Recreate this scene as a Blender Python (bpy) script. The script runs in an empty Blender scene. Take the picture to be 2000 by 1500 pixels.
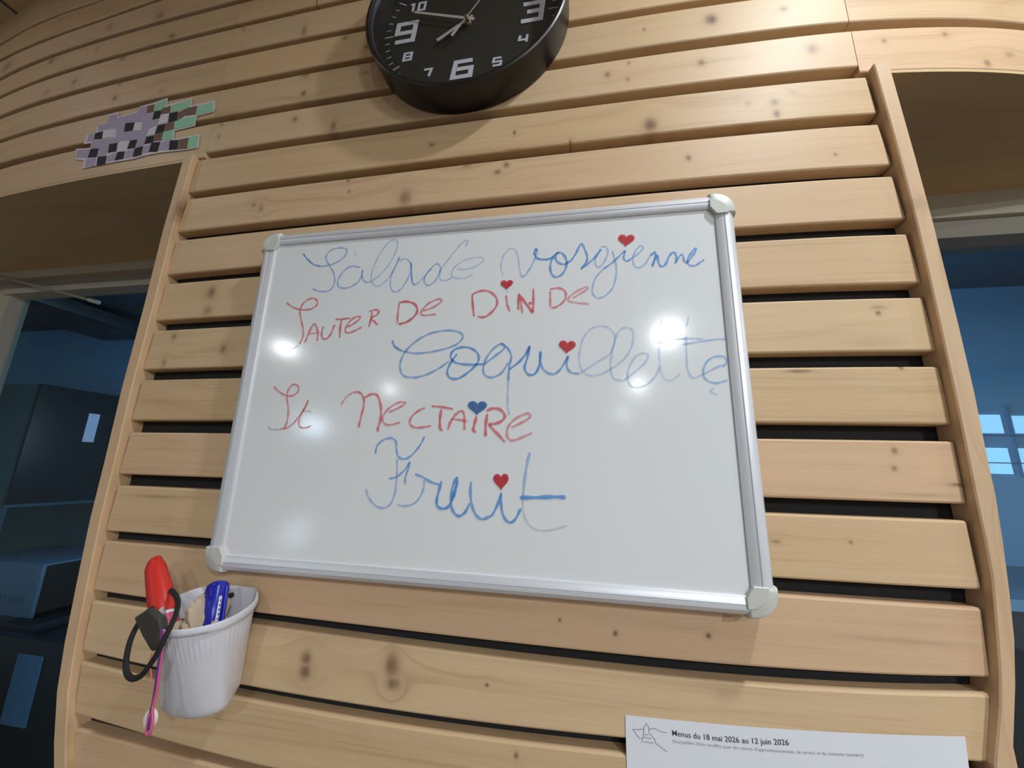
import bpy, bmesh, math, random
from mathutils import Vector, Matrix, noise
random.seed(7)
scene = bpy.context.scene
C = scene.collection
H0 = 1.55                                   # height of the whiteboard's centre above the floor

def B(x, y, z):                             # wall coordinates (right, up, out of the wall) to world
    return Vector((x, -z, y + H0))
def lin(c):
    return tuple(((v/255)/12.92 if v/255 <= .04045 else ((v/255+.055)/1.055)**2.4) for v in c) + (1,)

# ---------------------------------------------------------------- camera, world, lights, exposure
CP = [0.13114,-0.09398,0.41561]
RM = [[0.984255,0.027778,-0.174557],[-0.011192,-0.975797,-0.218394],[-0.176399,0.216909,-0.960122]]
cam = bpy.data.cameras.new('camera'); camo = bpy.data.objects.new('camera', cam); C.objects.link(camo)
rt = B(*RM[0]) - B(0, 0, 0); up = -(B(*RM[1]) - B(0, 0, 0)); bk = -(B(*RM[2]) - B(0, 0, 0))
m = Matrix((rt, up, bk)).transposed().to_4x4(); m.translation = B(*CP)
camo.matrix_world = m
cam.sensor_width = 36; cam.lens = 756.6/2000*36; cam.clip_start = .01; cam.clip_end = 100
scene.camera = camo

w = bpy.data.worlds.new('world'); scene.world = w; w.use_nodes = True
w.node_tree.nodes['Background'].inputs[0].default_value = (.75, .85, 1, 1)
w.node_tree.nodes['Background'].inputs[1].default_value = .3
scene.view_settings.view_transform = 'Standard'; scene.view_settings.look = 'None'
scene.view_settings.gamma = 1; scene.view_settings.use_curve_mapping = False
scene.view_settings.exposure = 0.0

def lamp(name, pos, size, watt, col, target=None, spread=180, shape='DISK', size_y=None):
    d = bpy.data.lights.new(name, 'AREA'); d.shape = shape; d.size = size; d.energy = watt; d.color = col
    if size_y: d.size_y = size_y
    d.spread = math.radians(spread)
    o = bpy.data.objects.new(name, d); C.objects.link(o); o.location = pos
    v = (target - pos) if target is not None else Vector((0, 0, -1))
    o.rotation_euler = v.to_track_quat('-Z', 'Y').to_euler()
    return o
WARM = (1, .86, .68)
CEIL = .95
lamp('downlight_or_fill', B(.66, CEIL-.01, .38), .07, 9.8, (.88, .95, 1))
lamp('downlight_or_fill', B(.77, CEIL-.01, 2.5), .055, 20, (.92, .975, 1))
lamp('downlight_or_fill', B(.80, CEIL-.01, 4.3), .06, 15, (.92, .975, 1))
lamp('downlight_or_fill', B(.84, CEIL-.01, 6.6), .08, 9, (.92, .975, 1))
lamp('downlight_or_fill', B(-2.55, CEIL-.01, 2.58), .055, 11, (.88, .96, 1))
lamp('downlight_or_fill', B(-2.45, CEIL-.01, 4.4), .06, 11, (.88, .96, 1))
lamp('downlight_or_fill', B(2.7, CEIL-.01, 1.0), .13, 12, (.96, .985, 1))  # added fill from the right, no known fitting here
lamp('downlight_or_fill', B(-1.35, CEIL-.01, .45), .08, 1.3, (.96, .985, 1))  # weak fill added on the left, steep onto the slats
lamp('downlight_or_fill', B(1.75, CEIL-.01, 2.3), .13, 54, (.90, .965, 1))  # added fill for the right side, kept out of the board's reflection
lamp('downlight_or_fill', B(2.3, CEIL-.01, 3.4), .13, 62, (.90, .965, 1))  # another added fill, further back on the right
lamp('kitchen_daylight_fill', B(.8, .1, -1.4), 1.0, 18, (.48, .76, 1), B(3.4, .3, -1.95), shape='RECTANGLE', size_y=.8)  # fill added inside the kitchen, stands in for daylight on the right
lamp('kitchen_daylight_fill', B(-1.2, .1, -1.0), .8, 17, (.58, .78, .95), B(-3.6, .2, -1.8), shape='RECTANGLE', size_y=.8)  # second added fill, brightens the blue kitchen on the left

# ---------------------------------------------------------------- helpers
def new_obj(name, me, mat=None, parent=None, smooth=None):
    o = bpy.data.objects.new(name, me); C.objects.link(o)
    if mat is not None: me.materials.append(mat)
    if parent is not None: o.parent = parent
    if smooth is not None:
        for p in me.polygons: p.use_smooth = True
        me.set_sharp_from_angle(angle=math.radians(smooth))
    return o
def mesh(name, vs, fs):
    me = bpy.data.meshes.new(name); me.from_pydata([tuple(v) for v in vs], [], fs); me.update(); return me
def empty(name, loc, **kw):
    o = bpy.data.objects.new(name, None); C.objects.link(o); o.empty_display_size = .05
    tag(o, **kw); return o
def tag(o, label=None, category=None, group=None, kind=None):
    if label: o['label'] = label
    if category: o['category'] = category
    if group: o['group'] = group
    if kind: o['kind'] = kind
    return o
def boxw(name, x0, x1, y0, y1, z0, z1, mat, parent=None, bev=0):
    bm = bmesh.new()
    bmesh.ops.create_cube(bm, size=1)
    for v in bm.verts:
        v.co = B((x0+x1)/2+v.co.x*(x1-x0), (y0+y1)/2+v.co.y*(y1-y0), (z0+z1)/2+v.co.z*(z1-z0))
    if bev: bmesh.ops.bevel(bm, geom=bm.edges[:], offset=bev, segments=2, affect='EDGES', profile=.5)
    bmesh.ops.recalc_face_normals(bm, faces=bm.faces[:])
    me = bpy.data.meshes.new(name); bm.to_mesh(me); bm.free()
    return new_obj(name, me, mat, parent, 30 if bev else None)
def loft(name, rings, mat=None, parent=None, cap=True, smooth=40, closed=True):
    vs = []; fs = []; n = len(rings[0])
    for r in rings: vs += r
    for i in range(len(rings)-1):
        for j in range(n if closed else n-1):
            a = i*n+j; b = i*n+(j+1) % n
            fs.append((a, b, b+n, a+n))
    if cap:
        fs.append(tuple(range(n))[::-1]); fs.append(tuple(range((len(rings)-1)*n, len(rings)*n)))
    me = mesh(name, vs, fs)
    bm = bmesh.new(); bm.from_mesh(me); bmesh.ops.recalc_face_normals(bm, faces=bm.faces[:]); bm.to_mesh(me); bm.free()
    return new_obj(name, me, mat, parent, smooth)
def tube(name, pts, r, mat, parent=None, n=10, flat=1.0, smooth=60):
    rings = []
    P = [Vector(p) for p in pts]; prev = None
    for i, p in enumerate(P):
        t = (P[min(i+1, len(P)-1)] - P[max(i-1, 0)]).normalized()
        a = prev - t*prev.dot(t) if prev is not None and (prev - t*prev.dot(t)).length > 1e-4 else t.orthogonal()
        a.normalize(); prev = a; b = t.cross(a)
        rr = r[i] if isinstance(r, (list, tuple)) else r
        rings.append([p + a*math.cos(2*math.pi*k/n)*rr + b*math.sin(2*math.pi*k/n)*rr*flat for k in range(n)])
    return loft(name, rings, mat, parent, True, smooth)
def crom(P, sub=6):
    P = [Vector(p) for p in P]
    if len(P) < 3: return P
    out = []
    Q = [P[0]*2-P[1]] + P + [P[-1]*2-P[-2]]
    for i in range(1, len(Q)-2):
        a, b, c, d = Q[i-1:i+3]
        for s in range(sub):
            t = s/sub
            out.append(.5*((2*b)+(c-a)*t+(2*a-5*b+4*c-d)*t*t+(3*b-a-3*c+d)*t**3))
    out.append(P[-1]); return out
def interp(T, x):
    if x <= T[0][0]: return T[0][1]
    for (a, b), (c, d) in zip(T, T[1:]):
        if x <= c: return b+(d-b)*(x-a)/(c-a)
    return T[-1][1]

# ---------------------------------------------------------------- materials
def M(name, col, rough=.5, metal=0., spec=.5, **kw):
    m = bpy.data.materials.new(name); m.use_nodes = True; p = m.node_tree.nodes['Principled BSDF']
    p.inputs['Base Color'].default_value = lin(col); p.inputs['Roughness'].default_value = rough
    p.inputs['Metallic'].default_value = metal; p.inputs['Specular IOR Level'].default_value = spec
    for k, v in kw.items(): p.inputs[k].default_value = v
    return m
def mottle(m, amt=.12, scale=30, bump=0., stretch=(1, 1, 1), bscale=None):
    nt = m.node_tree; N = nt.nodes; L = nt.links; p = N['Principled BSDF']
    tc = N.new('ShaderNodeTexCoord'); mp = N.new('ShaderNodeMapping'); mp.inputs['Scale'].default_value = stretch
    L.new(tc.outputs['Object'], mp.inputs[0])
    no = N.new('ShaderNodeTexNoise'); no.inputs['Scale'].default_value = scale; no.inputs['Detail'].default_value = 5
    L.new(mp.outputs[0], no.inputs[0])
    r = N.new('ShaderNodeMapRange'); r.inputs['To Min'].default_value = 1-amt; r.inputs['To Max'].default_value = 1+amt
    L.new(no.outputs[0], r.inputs[0])
    mx = N.new('ShaderNodeVectorMath'); mx.operation = 'SCALE'; mx.inputs[0].default_value = p.inputs['Base Color'].default_value[:3]
    L.new(r.outputs[0], mx.inputs['Scale']); L.new(mx.outputs[0], p.inputs['Base Color'])
    if bump:
        b = N.new('ShaderNodeBump'); b.inputs['Strength'].default_value = bump; b.inputs['Distance'].default_value = .001
        if bscale:
            n2 = N.new('ShaderNodeTexNoise'); n2.inputs['Scale'].default_value = bscale; L.new(mp.outputs[0], n2.inputs[0]); L.new(n2.outputs[0], b.inputs['Height'])
        else: L.new(no.outputs[0], b.inputs['Height'])
        L.new(b.outputs[0], p.inputs['Normal'])
    return m

def pine(name, seed, knots=(), tone=(214, 172, 122), axis='x', contrast=1.):
    rnd = random.Random(seed)
    m = bpy.data.materials.new(name); m.use_nodes = True; nt = m.node_tree; N = nt.nodes; L = nt.links
    p = N['Principled BSDF']; p.inputs['Roughness'].default_value = .5; p.inputs['Specular IOR Level'].default_value = .28
    def nd(t, **kw):
        n = N.new(t)
        for k, v in kw.items(): setattr(n, k, v)
        return n
    def math_(op, a, b=None, clamp=False):
        n = nd('ShaderNodeMath', operation=op, use_clamp=clamp)
        for i, v in enumerate((a, b)):
            if v is None: continue
            if hasattr(v, 'links'): L.new(v, n.inputs[i])
            else: n.inputs[i].default_value = v
        return n.outputs[0]
    tc = nd('ShaderNodeTexCoord'); sep = nd('ShaderNodeSeparateXYZ'); L.new(tc.outputs['Object'], sep.inputs[0])
    X, Y, Z = sep.outputs
    if axis == 'z': X, Z = Z, X
    # warp of the grain around the knots
    warp = None; mask = None; ring = None
    for kx, ky, rx, ry, s in knots:
        dx = math_('DIVIDE', math_('SUBTRACT', X, kx), rx); dz = math_('DIVIDE', math_('SUBTRACT', Z, ky+H0), ry)
        d2 = math_('ADD', math_('MULTIPLY', dx, dx), math_('MULTIPLY', dz, dz))
        g = math_('MULTIPLY', math_('DIVIDE', 1, math_('ADD', 1, math_('POWER', d2, 1.6))), s*.8)
        mask = g if mask is None else math_('MAXIMUM', mask, g)
        wv = math_('MULTIPLY', math_('MULTIPLY', dz, ry*.9), math_('DIVIDE', 1, math_('ADD', 1, math_('MULTIPLY', d2, .12))))
        warp = wv if warp is None else math_('ADD', warp, wv)
    Zw = Z if warp is None else math_('SUBTRACT', Z, warp)
    co = nd('ShaderNodeCombineXYZ'); L.new(X, co.inputs[0]); L.new(Y, co.inputs[1]); L.new(Zw, co.inputs[2])
    def noi(scale, sx, sz, det=4, off=0, dist=0):
        mp = nd('ShaderNodeMapping'); mp.inputs['Scale'].default_value = (sx, 6, sz)
        mp.inputs['Location'].default_value = (rnd.uniform(-9, 9), rnd.uniform(-9, 9), rnd.uniform(-9, 9))
        L.new(co.outputs[0], mp.inputs[0]); n = nd('ShaderNodeTexNoise'); n.inputs['Scale'].default_value = scale
        n.inputs['Detail'].default_value = det; n.inputs['Distortion'].default_value = dist; L.new(mp.outputs[0], n.inputs[0]); return n.outputs[0]
    fine = noi(1, 6, 420, 3)
    band = noi(1, 1.6, 60, 3, dist=.4)
    broad = noi(1, 1.2, 9, 2)
    # cathedral rings
    rg = math_('FRACT', math_('MULTIPLY', noi(1, .7, 10, 1.5, dist=.2), rnd.uniform(9, 15)))
    rgl = math_('POWER', math_('SUBTRACT', 1, math_('ABSOLUTE', math_('SUBTRACT', math_('MULTIPLY', rg, 2), 1))), 3)
    v = math_('ADD', math_('MULTIPLY', math_('SUBTRACT', fine, .5), .42*contrast), math_('MULTIPLY', math_('SUBTRACT', band, .5), .50*contrast))
    v = math_('ADD', v, math_('MULTIPLY', math_('SUBTRACT', broad, .5), .25*contrast))
    v = math_('SUBTRACT', v, math_('MULTIPLY', rgl, .10*contrast))
    fac = math_('ADD', v, .56, clamp=True)
    cr = nd('ShaderNodeValToRGB'); L.new(fac, cr.inputs[0])
    t = lin(tuple(min(255, max(0, c + dc)) for c, dc in zip(tone, (rnd.uniform(-2, 2), rnd.uniform(-1, 1), rnd.uniform(-2, 2)))))
    e = cr.color_ramp.elements
    e[0].position = .12; e[0].color = (t[0]*.68, t[1]*.58, t[2]*.48, 1)
    e[1].position = .85; e[1].color = (min(1, t[0]*1.12), min(1, t[1]*1.14), min(1, t[2]*1.16), 1)
    mid = cr.color_ramp.elements.new(.5); mid.color = (t[0], t[1], t[2], 1)
    out = cr.outputs[0]
    if mask is not None:
        jag = noi(1, 90, 90, 3)
        mm = math_('MULTIPLY', mask, math_('ADD', .55, jag), clamp=True)
        k1 = nd('ShaderNodeMix', data_type='RGBA'); L.new(mm, k1.inputs[0]); L.new(out, k1.inputs[6])
        k1.inputs[7].default_value = lin((104, 66, 44)); out = k1.outputs[2]
    L.new(out, p.inputs['Base Color'])
    bp = nd('ShaderNodeBump'); bp.inputs['Strength'].default_value = .12; bp.inputs['Distance'].default_value = .0006
    L.new(math_('ADD', fine, math_('MULTIPLY', band, .6)), bp.inputs['Height']); L.new(bp.outputs[0], p.inputs['Normal'])
    return m

M_black = mottle(M('black_felt', (30, 29, 30), .95), .2, 200)
M_alu = mottle(M('brushed_aluminium', (222, 223, 228), .38, .35), .03, 8, 0, (1, 1, 60))
M_alug = M('groove_grey', (90, 90, 94), .5, .3)
M_cap = mottle(M('grey_plastic', (202, 203, 196), .38), .02, 30)
M_case = M('black_case', (24, 22, 21), .38)
M_dial = M('black_dial', (33, 34, 32), .55)
M_num = M('pale_numeral', (196, 198, 208), .45)
M_hand = M('silver_hand', (190, 190, 188), .4, .3)
M_paper = mottle(M('paper', (226, 228, 236), .7), .02, 12)
M_ink = M('dark_ink', (58, 58, 66), .8)
M_ink2 = M('faint_ink', (172, 166, 178), .8)
M_soffit = pine('soffit_wood', 91, [(-.25, .0, .01, .01, .0)], (205, 178, 132), 'x', .8)

# ---------------------------------------------------------------- the curved slatted wall
ZU = [[-1.9,-0.235],[-1.5,-0.125],[-1.25,-0.088],[-1.1,-0.062],[-0.95,-0.046],[-0.8,-0.036],[-0.65,-0.029],[-0.48,-0.0245],[-0.3,-0.021],[0,-0.019],[0.25,-0.0205],[0.4,-0.025],[0.47,-0.029],[0.55,-0.038],[0.6,-0.0455],[0.65,-0.0555],[0.7,-0.068],[0.8,-0.1],[0.95,-0.17],[1.12,-0.27]]
def Zs(u):
    # smooth the plan curve
    return sum(interp(ZU, u+(d-4)*.02)*k for d, k in enumerate((.04, .08, .12, .16, .20, .16, .12, .08, .04)))
E = {"-5":[[-0.06963,0.78877],[-0.05416,0.79747],-1.24,-0.868],"-4":[[0.1798,0.3072,0.92246],[0.15346,0.26764,0.89974],-1.2,-0.694],"-3":[[0.034,0.04698,0.75022],[0.01377,0.01747,0.7289],-1.156,-0.475],"-2":[[0.0038,0.00489,0.67615],[-0.00098,-0.00287,0.66321],-1.113,-0.307],"-1":[[-0.00205,-0.00985,0.60434],[-0.00181,-0.00837,0.59362],-1.078,-0.203],"0":[[0.00123,-0.00044,0.53927],[0.00423,0.0006,0.52706],-1.042,0.285],"1":[[-0.00613,0.00093,0.00208,0.47125],[0.00693,0.00832,-0.00217,0.45641],-1.006,0.682],"2":[[0.00019,0.40123],[-0.00355,0.38693],-0.485,0.478],"3":[[0.00295,0.32904],[0.00062,0.31551],-0.488,0.479],"4":[[0.00219,0.25755],[0.00339,0.24289],-0.491,0.483],"5":[[0.00545,0.18577],[0.00305,0.16928],-0.492,0.485],"6":[[0.00366,0.11007],[0.00341,0.09411],-0.492,0.487],"7":[[0.00335,0.03465],[0.00285,0.01884],-0.493,0.489],"8":[[0.0017,-0.03975],[0.00243,-0.05613],-0.492,0.488],"9":[[0.00089,-0.11376],[0.00073,-0.12863],-0.491,0.484],"10":[[0.00022,-0.18735],[-0.00288,-0.20078],-0.49,0.481],"11":[[0.08985,0.04008,0.01193,-0.00608,-0.26536],[0.06881,0.06001,0.02237,-0.01141,-0.27872],-0.487,0.473],"12":[[0.0693,0.00997,-0.33895],[0.07278,0.01002,-0.35139],-0.481,0.458],"13":[[0.05847,-0.0134,-0.41346],[0.00742,-0.03113,-0.42446],-0.47,-0.213]}
E = {int(k): v for k, v in E.items()}
PITCH = .0725
def poly(c, x):
    r = 0
    for a in c: r = r*x+a
    return r
def top_edge(k, u):            # upper limit of gap k (underside of the slat above)
    c = E[k]; return poly(c[0], max(c[2]-.25, min(u, c[3])))
def bot_edge(k, u):            # lower limit of gap k (top of the slat below)
    c = E[k]; return poly(c[1], max(c[2]-.25, min(u, c[3])))
endL = sorted([(y, u) for u, y in [[-0.485,0.4009],[-0.4821,0.3896],[-0.4879,0.3275],[-0.4849,0.3157],[-0.4915,0.2566],[-0.4875,0.2418],[-0.4924,0.1837],[-0.4881,0.168],[-0.4916,0.1086],[-0.4872,0.0931],[-0.4926,0.0338],[-0.4881,0.0185],[-0.4917,-0.0399],[-0.4864,-0.0571],[-0.4914,-0.1135],[-0.4867,-0.1282],[-0.4898,-0.1867],[-0.4854,-0.1998],[-0.4869,-0.2597],[-0.4827,-0.2718],[-0.4812,-0.3294],[-0.4774,-0.3402],[-0.4705,-0.3941],[-0.4654,-0.4081]]]); endR = sorted([(y, u) for u, y in [[0.4776,0.4026],[0.475,0.3864],[0.4794,0.3318],[0.4771,0.318],[0.4829,0.2605],[0.4805,0.2462],[0.4855,0.1895],[0.4822,0.1711],[0.4873,0.1126],[0.4844,0.0968],[0.4886,0.0366],[0.4855,0.0209],[0.488,-0.0375],[0.4847,-0.054],[0.484,-0.112],[0.4807,-0.1276],[0.4809,-0.1855],[0.4775,-0.201],[0.4729,-0.2562],[0.4698,-0.2701],[0.4583,-0.3182],[0.4557,-0.3304]]])
KN = [[0.2218,0.3435,0.0081,0.0094,0.9],[0.3069,0.5022,0.0076,0.0079,1.0],[0.2901,0.4325,0.0037,0.0041,0.8],[0.1703,0.4331,0.0034,0.0043,0.8],[0.199,0.4478,0.002,0.0026,0.7],[0.1967,0.4207,0.002,0.0025,0.7],[0.2213,0.5018,0.002,0.0027,0.7],[0.1203,0.3317,0.0015,0.0032,1.0],[0.4221,0.434,0.0064,0.008,0.7],[0.3698,0.3586,0.0051,0.0046,0.6],[0.3702,0.3409,0.0034,0.0052,0.9],[0.3396,0.3612,0.0029,0.0031,0.4],[0.2646,0.2887,0.003,0.0037,0.9],[0.4266,0.277,0.0016,0.0021,0.7],[0.3968,0.5037,0.0042,0.0043,0.8],[0.5054,0.4386,0.0029,0.0032,0.6],[0.5778,0.4469,0.003,0.0032,0.5],[0.6192,0.4026,0.0038,0.0055,0.6],[0.6502,0.4177,0.0061,0.0048,0.4],[0.4412,0.0848,0.0068,0.0023,0.5],[0.4401,0.0784,0.0024,0.0023,0.9],[0.4518,0.0192,0.0023,0.0022,0.9],[0.4312,-0.065,0.0027,0.003,0.8],[0.4283,-0.0822,0.0022,0.0024,0.7],[0.3801,-0.1516,0.0015,0.0015,0.8],[0.3146,-0.1545,0.0041,0.0019,0.7],[0.2468,-0.2418,0.0023,0.0022,1.0],[0.1068,-0.2401,0.0015,0.0015,0.9],[0.1612,-0.2473,0.002,0.0023,1.0],[0.0344,-0.3052,0.0016,0.0015,1.0],[0.0655,-0.361,0.002,0.0025,0.9],[-0.1704,-0.3025,0.0056,0.0064,0.8],[-0.1696,-0.3153,0.0068,0.0067,0.8],[-0.0686,-0.2987,0.0069,0.0112,0.9],[-0.0658,-0.3149,0.0074,0.006,0.8],[-0.4016,0.1479,0.0073,0.0082,0.8],[-0.401,0.119,0.0072,0.0072,0.6],[-0.4506,0.082,0.0046,0.0047,0.7],[-0.3608,0.0594,0.0043,0.0053,0.8],[-0.4582,0.0428,0.0037,0.0077,0.5],[-0.1085,0.2715,0.0085,0.0115,0.8],[-0.3418,0.281,0.0037,0.0054,0.6],[-0.3561,0.2889,0.0037,0.0036,0.6],[-0.1963,0.2926,0.0025,0.0026,0.6],[0.0234,0.2968,0.0042,0.0032,0.8],[0.035,0.3067,0.0035,0.004,0.7],[-0.0211,0.3123,0.0052,0.0025,0.5],[0.0448,0.3572,0.0015,0.0034,1.0],[-0.0749,0.3546,0.0031,0.0026,0.8],[-0.2005,0.312,0.0025,0.0035,0.7],[-0.3239,0.6224,0.0041,0.0104,0.7],[-0.3041,0.5253,0.0059,0.0054,0.7],[-0.3025,0.4871,0.0048,0.0052,0.9],[-0.1961,0.5069,0.0063,0.0031,0.5],[-0.2423,0.587,0.0038,0.0044,0.6],[-0.1997,0.5596,0.0046,0.0043,0.7],[-0.3101,0.4378,0.0048,0.005,0.7],[-0.239,0.4135,0.0045,0.0096,0.7],[-0.4523,0.4531,0.0032,0.0032,0.6],[-0.4528,0.4288,0.0032,0.0042,0.5],[-0.4519,0.6566,0.0034,0.0049,0.6],[-0.953,0.7155,0.0091,0.0063,0.7],[-0.7985,0.7572,0.0077,0.0074,0.5],[-0.6647,0.7464,0.0098,0.0099,0.6],[-0.6174,0.6832,0.0064,0.0053,0.8],[-0.7308,0.6587,0.0071,0.0054,0.8],[-0.8534,0.6333,0.0081,0.007,0.7],[-0.7195,0.5619,0.0055,0.0051,0.9],[-0.7175,0.5946,0.0055,0.0039,0.6],[-0.6049,0.5528,0.0061,0.006,0.4],[-1.1389,0.7639,0.0212,0.0135,0.5],[-0.8149,0.7069,0.0048,0.0073,0.4],[0.4273,0.0463,0.0285,0.005,0.22],[0.334,0.3706,0.052,0.0039,0.15],[-0.4241,-0.1411,0.0247,0.0015,0.4],[0.4843,-0.0958,0.0099,0.0015,0.9],[0.4473,-0.1063,0.026,0.0015,0.3],[0.4084,-0.2327,0.0488,0.0021,0.25],[-0.9321,0.6296,0.0085,0.0057,0.5],[0.3554,0.0155,0.0121,0.0017,0.8]]
def slat(u0, u1, fb, ft, mat, parent, n=None, th=.0165, ul=None, ur=None, name='slat'):
    n = n or max(2, int((u1-u0)/.02))
    rings = []; r = .0022
    for i in range(n+1):
        t = i/n
        uu = u0+(u1-u0)*t
        yb, yt = fb(uu), ft(uu)
        def pt(y, dz):
            a = ul(y) if ul else u0; b = ur(y) if ur else u1
            u = a+(b-a)*t
            return B(u, y, Zs(u)+dz)
        rings.append([pt(yb, -th), pt(yb, -r), pt(yb+r*.3, -r*.35), pt(yb+r, 0), pt(yt-r, 0), pt(yt-r*.3, -r*.35), pt(yt, -r), pt(yt, -th)])
    return loft(name, rings, mat, parent, True, 12)

def backing():
    vs = []; fs = []; us = [-.498+.996*i/24 for i in range(25)]
    for u in us:
        for y, dz in ((-.62, -.0172), (1.0, -.0172), (1.0, -.030), (-.62, -.030)): vs.append(B(u, y, Zs(u)+dz))
    for i in range(24):
        a = i*4
        for j in range(4): fs.append((a+j, a+(j+1) % 4, a+4+(j+1) % 4, a+4+j))
    fs += [(3, 2, 1, 0), (96, 97, 98, 99)]
    return mesh('wall_front', vs, fs)
wall = new_obj('wall_front', backing(), M_black); tag(wall, kind='structure')

TONES = [(209, 177, 139), (207, 175, 138), (210, 179, 142), (206, 174, 136), (209, 177, 141)]
UL, UR = -1.9, 1.08
SEAML, SEAMR = -.472, .470
rows = [(k, k+1) for k in range(-5, 13)]
def knots_for(fb, ft, a, b):
    out = []
    for kx, ky, rx, ry, s in KN:
        if a-.02 < kx < b+.02 and fb(kx)-.004 < ky < ft(kx)+.004: out.append((kx, ky, rx, ry, s))
    return out
for i, (ka, kb) in enumerate([(None, -5)] + rows + [(13, None)]):
    if ka is None: ft = lambda u: CEIL+.004
    else: ft = (lambda k: (lambda u: bot_edge(k, u)))(ka)
    if kb is None: fb = lambda u: bot_edge(13, u)-.06
    else: fb = (lambda k: (lambda u: top_edge(k, u)))(kb)
    tone = TONES[i % 5]
    centre = (ka is not None and ka >= 2)
    if not centre:
        # in the wings the slat below gap 1 is a lintel with a straight lower edge
        lint = (kb == 2)
        fbw = (lambda u: .3925) if lint else fb
        mL = pine('pine_left', 10+i, knots_for(fbw, ft, UL, SEAML), tone)
        mC = pine('pine_middle', 40+i, knots_for(fb, ft, SEAML, SEAMR), tone)
        mR = pine('pine_right', 70+i, knots_for(fbw, ft, SEAMR, UR), tone)
        slat(UL, SEAML-.0004, fbw, ft, mL, wall)
        if kb == -2:                       # this row has a butt joint in the middle
            slat(SEAML+.0004, -.312, fb, ft, mC, wall); slat(-.308, SEAMR-.0004, fb, ft, mC, wall)
        else:
            slat(SEAML+.0004, SEAMR-.0004, fb, ft, mC, wall)
        slat(SEAMR+.0004, UR, fbw, ft, mR, wall)
    else:
        mC = pine('pine_middle', 40+i, knots_for(fb, ft, -.5, .5), tone)
        slat(-.486, .482, fb, ft, mC, wall, n=64, ul=lambda y: interp(endL, y), ur=lambda y: interp(endR, y))

# posts: 15 mm boards on edge at both ends of the middle panel, standing proud of the slats
def strip_post(inner, outer, mat, zfront=-.021, zback=-.06):
    ys = sorted(set([p[1] for p in inner] + [p[1] for p in outer]))
    ys = [ys[0]-.25] + [y for y in ys if y < .388] + [.3925]
    I = sorted([(y, x) for x, y in inner]); O = sorted([(y, x) for x, y in outer])
    rings = []
    s = 1 if outer[0][0] > inner[0][0] else -1
    for y in ys:
        xi, xo = interp(I, y), interp(O, y); b = .0012
        rings.append([B(xi, y, zback), B(xi, y, zfront-b), B(xi+s*b, y, zfront), B(xo-s*b, y, zfront), B(xo, y, zfront-b), B(xo, y, zback)])
    return loft('post', rings, mat, wall, True, 12)
pr = [[0.4795,0.3941],[0.4845,0.2783],[0.4871,0.1799],[0.4874,0.1226],[0.4873,0.0593],[0.4867,-0.0314],[0.4851,-0.1135],[0.4849,-0.1454],[0.4839,-0.175],[0.4791,-0.2138],[0.4741,-0.2509],[0.4694,-0.2737],[0.4572,-0.3167]]; po = [[0.4961,0.3756],[0.5002,0.2571],[0.5024,0.1741],[0.503,0.1215],[0.5036,0.0586],[0.5035,-0.0081],[0.5016,-0.0733],[0.5013,-0.1039],[0.4985,-0.1455],[0.4947,-0.1873],[0.4906,-0.2225],[0.484,-0.2573],[0.4733,-0.3019]]; pl = [[-0.5044,0.3856],[-0.5096,0.2557],[-0.5095,0.1355],[-0.5122,0.005],[-0.5104,-0.097],[-0.5103,-0.1714],[-0.5067,-0.2417],[-0.5016,-0.3172],[-0.495,-0.3688],[-0.4812,-0.4194],[-0.4724,-0.4434]]
kp = onp = [(.9, .0, .01, .01, 0)]
def post_knots(L): return [(y+H0, x-H0, ry, rx, s) for x, y, rx, ry, s in L]   # axis swapped for upright grain
strip_post(pr, po, pine('pine_post', 101, post_knots([(.474, -.094, .008, .006, .9), (.487, .20, .012, .008, .35)]), (208, 176, 139), 'z'))
pli = [(x+.018, y) for x, y in pl]
strip_post(pli, pl, pine('pine_post', 102, post_knots([(-.486, .292, .009, .02, .9), (-.473, -.30, .006, .008, .9), (-.49, .28, .01, .012, .5)]), (208, 176, 139), 'z'), zfront=-.017)

# soffits: the deep undersides of the two openings
def soffit(u0, u1, mat):
    us = [u0+(u1-u0)*i/24 for i in range(25)]; rings = []
    for u in us:
        rings.append([B(u, .3895, Zs(u)-.0005), B(u, .3895, -.285), B(u, .3932, -.285), B(u, .3932, Zs(u)-.0005)])
    return loft('soffit', rings, mat, wall, True, 30)
soffit(-1.9, -.50, M_soffit); soffit(.50, 1.08, M_soffit)

# ---------------------------------------------------------------- ceiling, floor, walls
M_ceil = mottle(M('ceiling_tile', (200, 178, 142), .85), .04, 25)
M_wallp = mottle(M('painted_wall', (206, 208, 208), .8), .03, 4)
M_floor = mottle(M('floor_vinyl', (104, 86, 68), .5), .08, 20)
M_kwall = mottle(M('kitchen_wall_blue', (104, 148, 182), .5), .05, 3)
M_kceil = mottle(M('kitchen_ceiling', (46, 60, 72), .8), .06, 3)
ceil = boxw('ceiling', -5, 4, CEIL, CEIL+.05, -.33, 8, M_ceil); tag(ceil, kind='structure')
cj = boxw('panel_joint', -1.206, -1.198, CEIL-.0012, CEIL+.001, -.11, .06, M_alug, ceil); cj.hide_render = False
fl = boxw('floor', -5, 4, -H0-.05, -H0, -2.2, 8, M_floor); tag(fl, kind='structure')
tag(boxw('wall_left', -5.1, -5, -H0, CEIL, -2.2, 8, M_wallp), kind='structure')
tag(boxw('wall_right', 4, 4.1, -H0, CEIL, -2.2, 8, M_wallp), kind='structure')
tag(boxw('wall_behind', -5, 4, -H0, CEIL, 8, 8.1, M_wallp), kind='structure')
tag(boxw('wall_back', -5, 4, -H0, CEIL+.05, -2.05, -1.95, M_kwall), kind='structure')
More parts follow.
